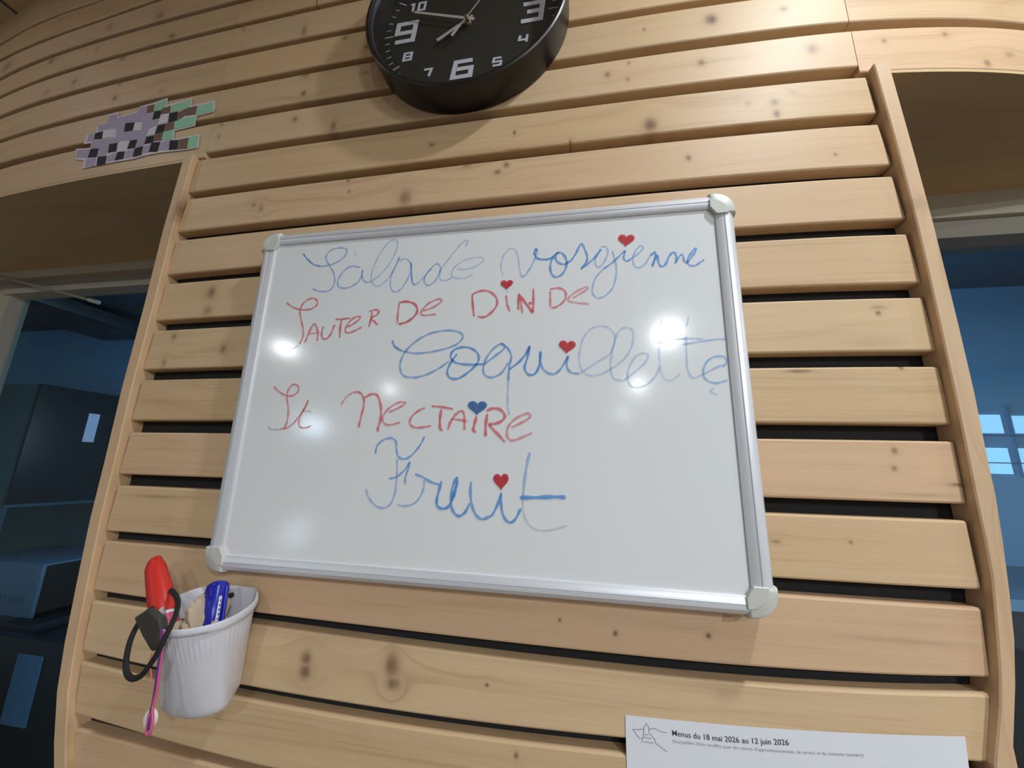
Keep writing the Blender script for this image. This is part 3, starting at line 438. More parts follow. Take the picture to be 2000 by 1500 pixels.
S = [["salade","b",0.85,7,[[-0.2374,0.1844],[-0.2303,0.1762],[-0.2192,0.1669],[-0.2071,0.1628]]],["salade","b",0.6,6,[[-0.2071,0.1628],[-0.1941,0.1641],[-0.1817,0.1688],[-0.1742,0.1757],[-0.172,0.183],[-0.1767,0.1872],[-0.1862,0.1883],[-0.1971,0.185],[-0.2018,0.1778],[-0.1997,0.1701],[-0.1926,0.1603],[-0.1866,0.1507],[-0.1841,0.1395],[-0.1857,0.1315],[-0.1924,0.1265],[-0.2055,0.1272],[-0.2146,0.1314]]],["salade","b",0.55,7,[[-0.1498,0.1573],[-0.162,0.16],[-0.1715,0.1551],[-0.1783,0.1446],[-0.1788,0.1347],[-0.1727,0.1298],[-0.1618,0.13],[-0.1516,0.1357],[-0.1464,0.1444],[-0.1457,0.1534],[-0.1462,0.147],[-0.143,0.1387],[-0.1373,0.1355],[-0.132,0.1363]]],["salade","k",0.8,5,[[-0.1602,0.1793],[-0.1574,0.1744]]],["salade","b",0.38,6,[[-0.132,0.1363],[-0.1189,0.1461],[-0.1082,0.1616],[-0.1018,0.1774],[-0.1006,0.1884],[-0.1044,0.1939],[-0.1113,0.1921],[-0.1193,0.1825],[-0.1267,0.1684],[-0.1319,0.1506],[-0.1321,0.1398],[-0.1279,0.1316],[-0.1206,0.1293],[-0.114,0.1334],[-0.1078,0.1409],[-0.1004,0.1538],[-0.0957,0.1688]]],["salade","b",0.5,6,[[-0.0957,0.1688],[-0.1005,0.1556],[-0.1046,0.1434],[-0.105,0.131],[-0.1015,0.1221],[-0.0953,0.12],[-0.0881,0.1256],[-0.0815,0.1383],[-0.0783,0.1505],[-0.0809,0.1596],[-0.0875,0.1651],[-0.096,0.1628]]],["salade","b",0.8,7,[[-0.0797,0.1595],[-0.0779,0.1451],[-0.0749,0.1309],[-0.0712,0.1281]]],["salade","b",0.45,6,[[-0.0712,0.1281],[-0.0649,0.1329],[-0.0579,0.1412],[-0.051,0.1503]]],["salade","b",0.55,6,[[-0.051,0.1503],[-0.0579,0.1412],[-0.0597,0.1317],[-0.0542,0.1262],[-0.0462,0.1309],[-0.0411,0.1409],[-0.0396,0.1495],[-0.0447,0.1551],[-0.0511,0.1512]]],["salade","b",0.4,6,[[-0.0093,0.1763],[-0.0063,0.1822],[-0.0089,0.1842],[-0.0169,0.1778],[-0.0292,0.161],[-0.0383,0.1477],[-0.04,0.1374],[-0.0372,0.132],[-0.0289,0.1323],[-0.0218,0.1362]]],["salade","b",0.32,6,[[-0.0183,0.1463],[-0.0067,0.1446],[0.0061,0.148],[0.0147,0.1543],[0.012,0.1593],[0.0023,0.1595],[-0.0106,0.1562],[-0.0217,0.1483],[-0.0248,0.1398],[-0.0208,0.1344],[-0.0093,0.1328],[0.0034,0.1371]]],["vosgienne","k",0.5,6,[[0.0401,0.1338],[0.0374,0.1424]]],["vosgienne","b",0.35,6,[[0.0374,0.1424],[0.0379,0.1526],[0.0415,0.1626],[0.0484,0.1686],[0.0548,0.165],[0.0582,0.1544],[0.0601,0.1408],[0.0627,0.1298]]],["vosgienne","b",0.55,6,[[0.0627,0.1298],[0.0672,0.132],[0.0732,0.1416],[0.0791,0.1546],[0.0813,0.1629]]],["vosgienne","b",0.9,9,[[0.0813,0.162],[0.0797,0.1655],[0.0779,0.1614],[0.0791,0.1554],[0.0845,0.1516],[0.0936,0.1509],[0.1004,0.1538]]],["vosgienne","b",0.75,9,[[0.1064,0.1592],[0.0997,0.153],[0.0967,0.1416],[0.0983,0.1316],[0.1035,0.1271],[0.1109,0.1307],[0.1154,0.1402],[0.115,0.1502],[0.1102,0.1575],[0.1042,0.1577],[0.1027,0.1519],[0.1057,0.1459],[0.1132,0.1429],[0.1206,0.1473]]],["vosgienne","b",0.75,8,[[0.1206,0.1464],[0.1266,0.1559],[0.1326,0.168],[0.1363,0.1618],[0.1391,0.1533],[0.1394,0.1467],[0.136,0.1404],[0.1323,0.1354]]],["vosgienne","b",0.7,9,[[0.1323,0.1354],[0.1382,0.1402],[0.147,0.1477],[0.153,0.1555],[0.1552,0.1594]]],["vosgienne","b",0.45,6,[[0.1553,0.1624],[0.1611,0.1614],[0.1631,0.1547],[0.1599,0.1451],[0.154,0.1367],[0.1497,0.1378],[0.1484,0.1444],[0.1507,0.1524],[0.1559,0.1594]]],["vosgienne","b",0.5,6,[[0.1681,0.1559],[0.17,0.146],[0.1718,0.1346],[0.1706,0.1204],[0.1661,0.1081],[0.1575,0.1],[0.1497,0.0984],[0.1448,0.1046],[0.145,0.1125],[0.1487,0.1234],[0.1568,0.1332]]],["vosgienne","b",0.75,7,[[0.1568,0.1332],[0.167,0.1406],[0.1757,0.1488],[0.1823,0.1548],[0.1802,0.1461],[0.184,0.1417],[0.1905,0.1461]]],["vosgienne","b",0.45,6,[[0.1904,0.1453],[0.1984,0.1519],[0.2021,0.1573],[0.1987,0.1597],[0.1928,0.1524],[0.1903,0.1429],[0.1921,0.1348],[0.1976,0.1328],[0.2047,0.1386],[0.2108,0.1506]]],["vosgienne","b",0.8,8,[[0.2099,0.1462],[0.2139,0.1507],[0.215,0.1458],[0.2133,0.1396],[0.2106,0.1327]]],["vosgienne","b",0.8,8,[[0.2114,0.135],[0.2149,0.1442],[0.2172,0.1464],[0.2177,0.1377],[0.2206,0.1324],[0.225,0.1348],[0.2297,0.1447],[0.234,0.1491],[0.2365,0.1457],[0.2369,0.141],[0.2352,0.1348]]],["vosgienne","b",0.75,7,[[0.2359,0.1363],[0.2411,0.1446],[0.2438,0.1444],[0.2447,0.1372],[0.2477,0.1358],[0.2537,0.1428],[0.2583,0.1511],[0.2556,0.1505],[0.2504,0.1431],[0.248,0.137],[0.2497,0.1322],[0.2555,0.131],[0.2611,0.1345],[0.2655,0.1376]]],["sauter","r",0.75,7,[[-0.2505,0.1134],[-0.2398,0.1065],[-0.2259,0.1022],[-0.2129,0.1025],[-0.2053,0.1075],[-0.2053,0.1137],[-0.2115,0.1176],[-0.2205,0.1154],[-0.2269,0.1085],[-0.2282,0.0988],[-0.2245,0.088],[-0.2194,0.0738],[-0.2186,0.0634],[-0.2218,0.0549]]],["sauter","r",0.35,6,[[-0.2226,0.0541],[-0.2284,0.05],[-0.2391,0.0477],[-0.2509,0.0515]]],["sauter","r",0.8,8,[[-0.2143,0.0567],[-0.2105,0.07],[-0.2058,0.0811],[-0.2019,0.0792],[-0.1977,0.0695],[-0.1972,0.0584]]],["sauter","r",0.8,9,[[-0.2108,0.0683],[-0.1964,0.0698]]],["sauter","r",0.8,8,[[-0.1911,0.0779],[-0.1922,0.0693],[-0.1903,0.0624],[-0.1846,0.0609],[-0.1793,0.0671],[-0.1762,0.0773],[-0.1748,0.0798]]],["sauter","r",0.8,8,[[-0.1754,0.0867],[-0.165,0.0868],[-0.1544,0.0876]]],["sauter","r",0.85,9,[[-0.1668,0.0864],[-0.167,0.0752],[-0.166,0.0616]]],["sauter","r",0.7,8,[[-0.1573,0.0757],[-0.1482,0.0804],[-0.1411,0.087],[-0.1441,0.0893],[-0.1524,0.0857],[-0.1587,0.0766],[-0.1592,0.0698],[-0.1537,0.0679],[-0.1453,0.071],[-0.1374,0.0749]]],["sauter","r",0.8,8,[[-0.1254,0.094],[-0.1261,0.0855],[-0.1277,0.074]]],["sauter","r",0.75,8,[[-0.1298,0.095],[-0.1223,0.0972],[-0.1165,0.0953],[-0.1189,0.0902],[-0.1262,0.0863],[-0.1204,0.081],[-0.1156,0.0761]]],["de","r",0.75,8,[[-0.0903,0.1042],[-0.0907,0.0906],[-0.0902,0.0772]]],["de","r",0.85,10,[[-0.0912,0.1051],[-0.0803,0.1062],[-0.0698,0.1023],[-0.0655,0.0945],[-0.0684,0.0863],[-0.0778,0.0792],[-0.0884,0.0766]]],["de","r",0.65,8,[[-0.0582,0.0928],[-0.0461,0.0964],[-0.0367,0.1023],[-0.0353,0.1064],[-0.0403,0.107],[-0.0515,0.1022],[-0.0591,0.0942],[-0.0604,0.0892],[-0.0552,0.0868],[-0.0405,0.0875]]],["dinde","r",0.85,9,[[0.0031,0.111],[0.0046,0.0977],[0.007,0.0821]]],["dinde","r",0.75,9,[[0.0031,0.111],[0.0141,0.115],[0.0252,0.113],[0.0333,0.1044],[0.0337,0.0946],[0.0263,0.0852],[0.0188,0.0811],[0.0109,0.0827]]],["dinde","r",0.75,8,[[0.0448,0.1078],[0.0467,0.0955],[0.0501,0.0865]]],["dinde","b",0.8,6,[[0.0462,0.1127],[0.0467,0.1112]]],["dinde","r",0.8,10,[[0.0601,0.1094],[0.0599,0.0981],[0.0599,0.0885]]],["dinde","r",0.85,11,[[0.0601,0.1078],[0.068,0.0969],[0.0772,0.0837]]],["dinde","r",0.8,9,[[0.0772,0.0837],[0.0774,0.0988],[0.0771,0.1141]]],["dinde","r",0.7,8,[[0.0618,0.1028],[0.0635,0.0931],[0.0648,0.0835]]],["dinde","r",0.9,10,[[0.072,0.0971],[0.0739,0.0954],[0.0747,0.097]]],["dinde","r",0.65,8,[[0.0969,0.1097],[0.097,0.0993],[0.0971,0.0898]]],["dinde","r",0.7,8,[[0.0966,0.1122],[0.1058,0.1132],[0.1131,0.1096],[0.1149,0.1015],[0.1102,0.0939],[0.1029,0.0895],[0.0978,0.0893]]],["dinde","r",0.5,8,[[0.1225,0.0995],[0.132,0.1053],[0.1399,0.1104],[0.1364,0.1122],[0.1262,0.1072],[0.1182,0.1006],[0.1175,0.0967],[0.1261,0.0939],[0.1411,0.0915]]],["coquillette","b",0.95,8,[[-0.0948,0.0559],[-0.0898,0.0476],[-0.0792,0.0417]]],["coquillette","b",0.65,8,[[-0.0792,0.0417],[-0.0626,0.0388],[-0.045,0.0399],[-0.0293,0.0427],[-0.0138,0.0477],[-0.0064,0.0546],[-0.0059,0.0601],[-0.0133,0.0647],[-0.0277,0.0662],[-0.0436,0.0639],[-0.0578,0.0579],[-0.07,0.0486],[-0.0774,0.0392],[-0.0812,0.0281],[-0.0803,0.0186],[-0.0756,0.0115],[-0.0665,0.0093],[-0.0554,0.0099],[-0.0415,0.0148],[-0.0294,0.0216],[-0.0204,0.0283]]],["coquillette","b",0.85,9,[[-0.0113,0.0368],[-0.0181,0.0264],[-0.0218,0.016],[-0.0188,0.0086],[-0.0101,0.0067],[-0.0005,0.0114],[0.0094,0.0197],[0.0151,0.0282],[0.0134,0.0368],[0.0051,0.0432],[-0.0061,0.0448],[-0.0165,0.0407],[-0.0185,0.0327],[-0.0125,0.0263],[0.0031,0.0235],[0.0213,0.0237]]],["coquillette","b",0.65,8,[[0.0213,0.0231],[0.033,0.032],[0.0447,0.0421],[0.0415,0.0477],[0.0315,0.0413],[0.0241,0.0304],[0.021,0.0183],[0.0237,0.0104],[0.0322,0.0079],[0.0427,0.0131],[0.0499,0.025]]],["coquillette","b",0.75,8,[[0.0397,0.0478],[0.0476,0.0433],[0.0533,0.0327],[0.0513,0.0207],[0.0506,0.0029]]],["coquillette","b",0.4,7,[[0.0506,0.0029],[0.0505,-0.0117],[0.0509,-0.0244],[0.0529,-0.0352]]],["coquillette","b",0.85,9,[[0.0508,0.0165],[0.0629,0.0259],[0.0702,0.0353],[0.0742,0.0437],[0.0715,0.0293],[0.0688,0.0186],[0.073,0.0108],[0.0805,0.0113],[0.0855,0.0218],[0.0865,0.0373]]],["coquillette","b",0.7,8,[[0.0865,0.0373],[0.0866,0.0242],[0.0913,0.0146],[0.1004,0.0104],[0.1077,0.0149],[0.1133,0.0236],[0.1172,0.0311],[0.1155,0.02],[0.1199,0.0124],[0.1293,0.0105]]],["coquillette","b",0.3,7,[[0.1293,0.0105],[0.1475,0.0228],[0.1613,0.0318],[0.167,0.0433],[0.1679,0.0532],[0.1621,0.0618],[0.1522,0.0646],[0.141,0.0608],[0.1336,0.0503],[0.1295,0.0349],[0.1294,0.0221],[0.1337,0.0121],[0.1418,0.008],[0.1527,0.0095]]],["coquillette","b",0.33,7,[[0.1527,0.0095],[0.1728,0.0223],[0.1829,0.0352],[0.1871,0.0485],[0.1864,0.0585],[0.1795,0.0617],[0.1729,0.0584],[0.1671,0.0456],[0.1633,0.0271],[0.1624,0.0128],[0.1659,0.0043],[0.1753,0.0019]]],["coquillette","b",0.35,7,[[0.1753,0.0019],[0.1927,0.0162],[0.2004,0.0251],[0.2011,0.0307],[0.196,0.032],[0.1879,0.0276],[0.1811,0.0153],[0.1796,0.0041],[0.1825,-0.0038],[0.1902,-0.0055],[0.1996,-0.0017],[0.2077,0.0064],[0.2134,0.0175]]],["coquillette","b",0.4,7,[[0.2178,0.0696],[0.2152,0.0603]]],["coquillette","b",0.25,7,[[0.213,0.039],[0.2129,0.0175],[0.2163,0.0047],[0.2238,0.0018],[0.2333,0.0099]]],["coquillette","b",0.5,7,[[0.2449,0.0713],[0.2422,0.0604]]],["coquillette","b",0.35,7,[[0.241,0.0507],[0.2402,0.0309],[0.2401,0.0131],[0.2444,0.0042],[0.253,0.0068]]],["coquillette","b",0.5,6,[[0.2111,0.0425],[0.2279,0.046],[0.2433,0.0472],[0.2579,0.0461]]],["coquillette","b",0.55,6,[[0.2368,0.0405],[0.2516,0.0429],[0.2683,0.0452],[0.2802,0.0454]]],["coquillette","b",0.45,7,[[0.253,0.0068],[0.2633,0.0126],[0.2745,0.0179]]],["coquillette","b",0.6,7,[[0.2743,0.0157],[0.2786,0.0211],[0.2766,0.026],[0.2684,0.0268],[0.2606,0.0226],[0.2561,0.015],[0.255,0.0073],[0.2585,0.0013],[0.2671,-0.0015],[0.2775,0.0016]]],["st","r",0.7,7,[[-0.249,0.0001],[-0.2385,-0.0074],[-0.2288,-0.0115],[-0.2198,-0.0115],[-0.2134,-0.0067],[-0.2135,-0.0011],[-0.2186,0.0026],[-0.2245,0.0007],[-0.2278,-0.0066],[-0.227,-0.0163],[-0.2233,-0.0275],[-0.222,-0.0402],[-0.2239,-0.0496],[-0.2303,-0.0535]]],["st","k",0.4,6,[[-0.2303,-0.0535],[-0.2409,-0.0536],[-0.2457,-0.0521],[-0.247,-0.0497]]],["st","r",0.65,7,[[-0.2258,-0.0535],[-0.2153,-0.0479],[-0.2067,-0.037],[-0.1997,-0.0259],[-0.1975,-0.0177],[-0.2012,-0.0275],[-0.2055,-0.0385],[-0.2058,-0.0471],[-0.2017,-0.0509],[-0.194,-0.0509],[-0.1883,-0.0485]]],["st","r",0.6,7,[[-0.2023,-0.0311],[-0.1918,-0.0314]]],["nectaire","r",0.5,7,[[-0.1527,-0.0237],[-0.1464,-0.0135],[-0.1387,-0.0081]]],["nectaire","r",0.75,9,[[-0.1387,-0.0081],[-0.1303,-0.0082],[-0.1246,-0.0137],[-0.1226,-0.0229],[-0.1243,-0.0367],[-0.1262,-0.0503]]],["nectaire","r",0.75,10,[[-0.1236,-0.0152],[-0.115,-0.0106],[-0.1075,-0.0114],[-0.1024,-0.0199],[-0.0995,-0.0321],[-0.0998,-0.0441],[-0.1017,-0.0515],[-0.1002,-0.0545]]],["nectaire","r",0.6,8,[[-0.0898,-0.0321],[-0.0791,-0.0275],[-0.0708,-0.0223],[-0.0726,-0.0203],[-0.0812,-0.0215],[-0.0917,-0.029],[-0.0969,-0.0381],[-0.095,-0.0441],[-0.0883,-0.047],[-0.0743,-0.0439]]],["nectaire","r",0.65,9,[[-0.0452,-0.0268],[-0.0535,-0.0305],[-0.0615,-0.0379],[-0.0624,-0.0453],[-0.0566,-0.0494],[-0.0473,-0.0493],[-0.0367,-0.0476]]],["nectaire","r",0.75,9,[[-0.0381,-0.0249],[-0.0245,-0.0261],[-0.0117,-0.0283]]],["nectaire","r",0.8,11,[[-0.0258,-0.0283],[-0.0266,-0.0393],[-0.0259,-0.0494],[-0.0229,-0.0533]]],["nectaire","r",0.65,10,[[-0.0166,-0.0522],[-0.0142,-0.0435],[-0.0087,-0.0348],[-0.0022,-0.0305],[0.0015,-0.0348],[0.0023,-0.0434],[0.0027,-0.052]]],["nectaire","r",0.65,8,[[-0.0137,-0.0395],[-0.0054,-0.0403],[0.0055,-0.0423]]],["nectaire","r",0.8,11,[[0.0159,-0.0362],[0.0141,-0.0448],[0.013,-0.0519],[0.0161,-0.0544]]],["nectaire","r",0.8,11,[[0.028,-0.0333],[0.0269,-0.0461],[0.0272,-0.0588]]],["nectaire","r",0.75,11,[[0.0267,-0.0304],[0.0339,-0.0276],[0.0426,-0.029],[0.0479,-0.0354],[0.0452,-0.0411],[0.0374,-0.0446],[0.031,-0.0461],[0.0407,-0.0558],[0.0491,-0.0647]]],["nectaire","r",0.55,9,[[0.0554,-0.0487],[0.0659,-0.0437],[0.0749,-0.0381],[0.0756,-0.0339],[0.0699,-0.0339],[0.0601,-0.0389],[0.0532,-0.0459],[0.0509,-0.0543],[0.053,-0.0612],[0.0587,-0.0625],[0.0663,-0.0597],[0.0787,-0.0543]]],["fruit","b",0.75,7,[[-0.1014,-0.0801],[-0.1,-0.0706],[-0.0928,-0.064],[-0.0835,-0.0619],[-0.0776,-0.0659],[-0.076,-0.0745],[-0.0737,-0.0816],[-0.068,-0.0851],[-0.0597,-0.0828],[-0.0513,-0.0741],[-0.0459,-0.0654],[-0.0437,-0.059]]],["fruit","b",0.5,7,[[-0.0745,-0.0852],[-0.073,-0.0972],[-0.0725,-0.1097],[-0.0734,-0.1235],[-0.0776,-0.1345],[-0.0856,-0.1386],[-0.0958,-0.1359],[-0.1046,-0.1274],[-0.1084,-0.1192]]],["fruit","b",0.7,7,[[-0.082,-0.1072],[-0.073,-0.1048],[-0.0645,-0.0976],[-0.0585,-0.0884],[-0.0606,-0.0982],[-0.0626,-0.1066],[-0.0613,-0.1128]]],["fruit","b",0.5,7,[[-0.0402,-0.1073],[-0.0397,-0.1141],[-0.0426,-0.1237],[-0.0493,-0.132],[-0.0595,-0.1354],[-0.0693,-0.1348]]],["fruit","b",1,17,[[-0.0513,-0.1012],[-0.0435,-0.1035]]],["fruit","b",0.7,10,[[-0.0436,-0.1033],[-0.0319,-0.1091],[-0.0222,-0.1115]]],["fruit","b",0.9,10,[[-0.02,-0.1073],[-0.0218,-0.1162],[-0.024,-0.127],[-0.0224,-0.1342],[-0.0161,-0.1363],[-0.0098,-0.133],[-0.0055,-0.1222],[-0.0029,-0.1108]]],["fruit","b",0.8,10,[[-0.0031,-0.1027],[-0.0056,-0.1089],[-0.0078,-0.1197],[-0.0072,-0.1329],[-0.0029,-0.1408],[0.0029,-0.1429],[0.009,-0.138],[0.0128,-0.1294]]],["fruit","b",0.85,10,[[-0.0025,-0.1023],[-0.0023,-0.1101],[-0.0042,-0.1195],[-0.0066,-0.1276]]],["fruit","b",0.75,10,[[0.0134,-0.1069],[0.0133,-0.1202],[0.0157,-0.1319],[0.0204,-0.1408],[0.0268,-0.1449],[0.0343,-0.1424],[0.039,-0.1396]]],["fruit","b",0.85,9,[[0.0383,-0.1399],[0.0434,-0.1294],[0.0467,-0.1177]]],["fruit","b",0.85,9,[[0.0468,-0.1177],[0.0472,-0.1293],[0.05,-0.1407],[0.0562,-0.1467],[0.0626,-0.1432],[0.068,-0.1322]]],["fruit","b",0.45,11,[[0.0766,-0.0744],[0.0738,-0.0865],[0.0714,-0.1038],[0.0698,-0.1232]]],["fruit","k",0.25,7,[[0.0698,-0.1232],[0.0705,-0.1359],[0.0756,-0.147],[0.0843,-0.1527],[0.096,-0.1527],[0.1076,-0.1497],[0.1159,-0.1468]]],["fruit","b",0.9,13,[[0.0666,-0.1217],[0.0851,-0.1208],[0.1023,-0.1195],[0.1143,-0.1195]]],["stray","b",0.4,5,[[0.2643,-0.0062],[0.2605,-0.0105],[0.267,-0.0137]]],["stray","b",0.6,4,[[0.2833,-0.0185],[0.2881,-0.0175]]]]
def hermite_vis(q): return [Vector((a, b)) for a, b in q]
words = {}
zz = .0003
for word, col, al, wd, q in S:
    zz += .000004
    pts = crom([Vector((a, b, 0)) for a, b in q], 7) if len(q) > 2 else [Vector((a, b, 0)) for a, b in q]
    V, F, Cc = words.setdefault(word, ([], [], []))
    n = len(pts); base = len(V); ww = wd*.00016 + .0002
    c = lin(INK[col])
    for i, pt in enumerate(pts):
        t = (pts[min(i+1, n-1)]-pts[max(i-1, 0)]).normalized(); nn = Vector((-t.y, t.x, 0))
        k = ww*(.82+.18*math.sin(i*.7+wd))
        if i in (0, n-1): k *= .6
        a = .88*al*(1 if 0 < i < n-1 else .8)
        for s, sa in ((-1, .75), (0, 1), (1, .75)):
            V.append(B(pt.x+nn.x*k*s, pt.y+nn.y*k*s, zz)); Cc.append(c[:3]+(a*sa,))
    for i in range(n-1):
        a = base+i*3
        F.append((a, a+1, a+4, a+3)); F.append((a+1, a+2, a+5, a+4))
def inkobj(name, V, F, Cc, label=None):
    me = mesh(name, V, F); ca = me.color_attributes.new('ink', 'FLOAT_COLOR', 'POINT')
    for i, c in enumerate(Cc): ca.data[i].color = c
    o = new_obj(name, me, M_marker); adopt(bd, o)
    if label: o['label'] = label
    return o
WL = {'salade': 'blue handwritten word Salade', 'vosgienne': 'blue handwritten word vosgienne', 'sauter': 'red handwritten word Sauter', 'de': 'red handwritten word De', 'dinde': 'red handwritten word Dinde', 'coquillette': 'large blue handwritten word Coquillette', 'st': 'red handwritten St', 'nectaire': 'red handwritten word Nectaire', 'fruit': 'large blue handwritten word Fruit', 'stray': 'faint stray marker marks'}
for k, (V, F, Cc) in words.items(): inkobj('handwriting', V, F, Cc, WL[k])
for c, x, y, hw, hh, ang in [["r",0.1838,0.1675,0.0082,0.0072,-6.0],["r",0.0452,0.1205,0.0068,0.0059,0.0],["r",0.116,0.041,0.0084,0.0071,-5.0],["b",0.0162,-0.0275,0.01,0.0075,-2.0],["r",0.0462,-0.1067,0.0075,0.0081,3.0]]:
    pts = []
    for i in range(32):
        t = 2*math.pi*i/32
        px = 16*math.sin(t)**3/16; py = (13*math.cos(t)-5*math.cos(2*t)-2*math.cos(3*t)-math.cos(4*t)+2.5)/14.5
        a = math.radians(ang); X_ = px*hw*1.12; Y_ = py*hh*1.08
        pts.append((x+X_*math.cos(a)-Y_*math.sin(a), y+X_*math.sin(a)+Y_*math.cos(a)))
    V = [B(px, py, .00078) for px, py in pts]+[B(x, y, .00078)]
    F = [(i, (i+1) % 32, 32) for i in range(32)]
    cc = lin((200, 48, 58) if c == 'r' else (70, 112, 176))[:3]
    inkobj('drawn_heart', V, F, [cc+(.9,)]*32+[cc+(.8,)], 'blue drawn heart' if c == 'b' else 'red drawn heart')

# ---------------------------------------------------------------- the clock
CX, CY = -.027, .546
ck = empty('wall_clock', B(CX, CY, -.0185), label='round black wall clock with deep rim and blocky pale numerals, above the whiteboard', category='clock')
def lathe(name, prof, mat, n=96, smooth=35, cap=False):
    return loft(name, [[B(CX+r*math.cos(2*math.pi*k/n), CY+r*math.sin(2*math.pi*k/n), z) for k in range(n)] for r, z in prof], mat, None, cap, smooth)
adopt(ck, lathe('case', [(.05, -.018), (.1462, -.018), (.1468, -.016), (.1474, .020), (.1470, .0242), (.1450, .0256), (.1418, .0256), (.1402, .0240), (.1392, .016), (.1372, -.0052), (.130, -.0075), (.05, -.0075)], M_case))
adopt(ck, lathe('dial', [(.001, -.005), (.138, -.005), (.138, -.007), (.001, -.007)], M_dial, smooth=20))
M_cg = bpy.data.materials.new('clock_glass'); M_cg.use_nodes = True; glassy(M_cg, (1, 1, 1, 1), .03, .02)
adopt(ck, lathe('glass', [(.0005, .017), (.1392, .017), (.1392, .018), (.0005, .018)], M_cg, smooth=20))
adopt(ck, lathe('bezel_ring', [(.1380, .0165), (.1398, .0165), (.1402, .0225), (.1392, .0228), (.1380, .0182)], M('chrome_ring', (150, 152, 158), .22, .9)))
def miter(pts, w):
    n = len(pts); closed = pts[0] == pts[-1]; P = [Vector(q) for q in (pts[:-1] if closed else pts)]; n = len(P); out = []
    for i in range(n):
        a = P[i-1] if (i or closed) else None; b = P[(i+1) % n] if (i < n-1 or closed) else None
        d1 = (P[i]-a).normalized() if a is not None else None; d2 = (b-P[i]).normalized() if b is not None else None
        if d1 is None: d1 = d2
        if d2 is None: d2 = d1
        n1 = Vector((-d1.y, d1.x)); n2 = Vector((-d2.y, d2.x)); m_ = (n1+n2)
        m_ = m_/max(.3, m_.length_squared/2) if m_.length > 1e-6 else n1
        e1 = P[i] - (d2*w/2 if (a is None) else Vector((0, 0))) + (d1*w/2 if b is None else Vector((0, 0)))
        e1 = P[i]
        out.append((e1+m_*w/2, e1-m_*w/2))
    return out, closed
def strokes_mesh(name, lists, w, z, mat, th=.0008):
    V = []; F = []
    for pts in lists:
        o_, closed = miter(pts, w); b0 = len(V); n = len(o_)
        for l, r in o_:
            V += [B(CX+l.x, CY+l.y, z+th), B(CX+r.x, CY+r.y, z+th), B(CX+l.x, CY+l.y, z), B(CX+r.x, CY+r.y, z)]
        for i in range(n if closed else n-1):
            a = b0+4*i; b = b0+4*((i+1) % n)
            F += [(a, a+1, b+1, b), (a, b, b+2, a+2), (a+1, a+3, b+3, b+1)]
        if not closed: F += [(b0, b0+2, b0+3, b0+1), (b0+4*n-4, b0+4*n-3, b0+4*n-1, b0+4*n-2)]
    o = new_obj(name, mesh(name, V, F), mat); adopt(ck, o); return o
DG = {'0': [[(0, 0), (1, 0), (1, 1), (0, 1), (0, 0)]], '1': [[(.25, 1), (.75, 1), (.75, 0)]], '2': [[(0, 1), (1, 1), (1, .52), (0, .5), (0, 0), (1, 0)]],
      '3': [[(0, 1), (1, 1), (1, 0), (0, 0)], [(.25, .52), (.86, .52)]], '4': [[(.05, 1), (0, .35), (.82, .35)], [(.95, 1), (.95, 0)]],
      '5': [[(1, 1), (.05, 1), (0, .5), (1, .5), (1, 0), (0, 0)]], '6': [[(1, 1), (.05, 1), (0, 0), (1, 0), (1, .52), (.14, .52)]], '7': [[(0, 1), (1, 1), (.8, 0)]],
      '8': [[(0, 0), (1, 0), (1, 1), (0, 1), (0, 0)], [(.18, .5), (.82, .5)]], '9': [[(0, 0), (1, 0), (1, 1), (0, 1), (0, .48), (.86, .48)]]}
def number(txt, cx, cy, w, h, st):
    L = []; n = len(txt); gap = st*1.6 + .0012
    tot = n*w+(n-1)*gap
    for i, ch in enumerate(txt):
        x0 = cx-tot/2+i*(w+gap)
        for s in DG[ch]: L.append([(x0+a*w+(b-.5)*h*.10, cy+(b-.5)*h) for a, b in s])
    strokes_mesh('numeral', L, st, -.0049, M_num)
number('12', 0, .094, .026, .032, .0072); number('3', .0945, .0, .028, .031, .0072); number('6', -.004, -.0835, .026, .027, .0068); number('9', -.0985, .004, .028, .034, .0072)
for t, x, y in (('1', .050, .082), ('2', .083, .048), ('4', .083, -.047), ('5', .0465, -.0805), ('7', -.0575, -.0805), ('8', -.091, -.044), ('11', -.050, .083)): number(t, x, y, .0112, .0128, .0034)
number('10', -.0845, .0505, .0098, .0142, .0034)
for i in range(60):
    a = 2*math.pi*i/60; r0, r1 = (.1185, .1322) if i % 5 == 0 else (.1240, .1310)
    strokes_mesh('minute_mark', [[(r0*math.cos(a), r0*math.sin(a)), (r1*math.cos(a), r1*math.sin(a))]], .0016 if i % 5 == 0 else .0011, -.0050, M_num, .0006)
def hand(name, dx, dy, tail, w0, w1, z):
    L_ = math.hypot(dx, dy); ux, uy = dx/L_, dy/L_; nx, ny = -uy, ux
    P = [(-ux*tail+nx*w0*.5, -uy*tail+ny*w0*.5), (nx*w0/2, ny*w0/2), (dx+nx*w1/2, dy+ny*w1/2), (dx-nx*w1/2, dy-ny*w1/2), (-nx*w0/2, -ny*w0/2), (-ux*tail-nx*w0*.5, -uy*tail-ny*w0*.5)]
    adopt(ck, loft(name, [[B(CX+a, CY+b, zq) for a, b in P] for zq in (z, z+.0007)], M_hand, None, True, 20))
hand('hour_hand', -.044, -.030, .010, .0042, .0052, .0002)
hand('minute_hand', -.084, .031, .012, .0046, .0036, .0018)
hand('second_hand', .055, .083, .030, .0014, .0010, .0034)
adopt(ck, loft('counterweight', [[B(CX+a, CY+b, z) for a, b in ((-.008, -.0145), (-.0115, -.012), (-.0225, -.029), (-.019, -.032))] for z in (.0034, .0040)], M_hand, None, True, 20))
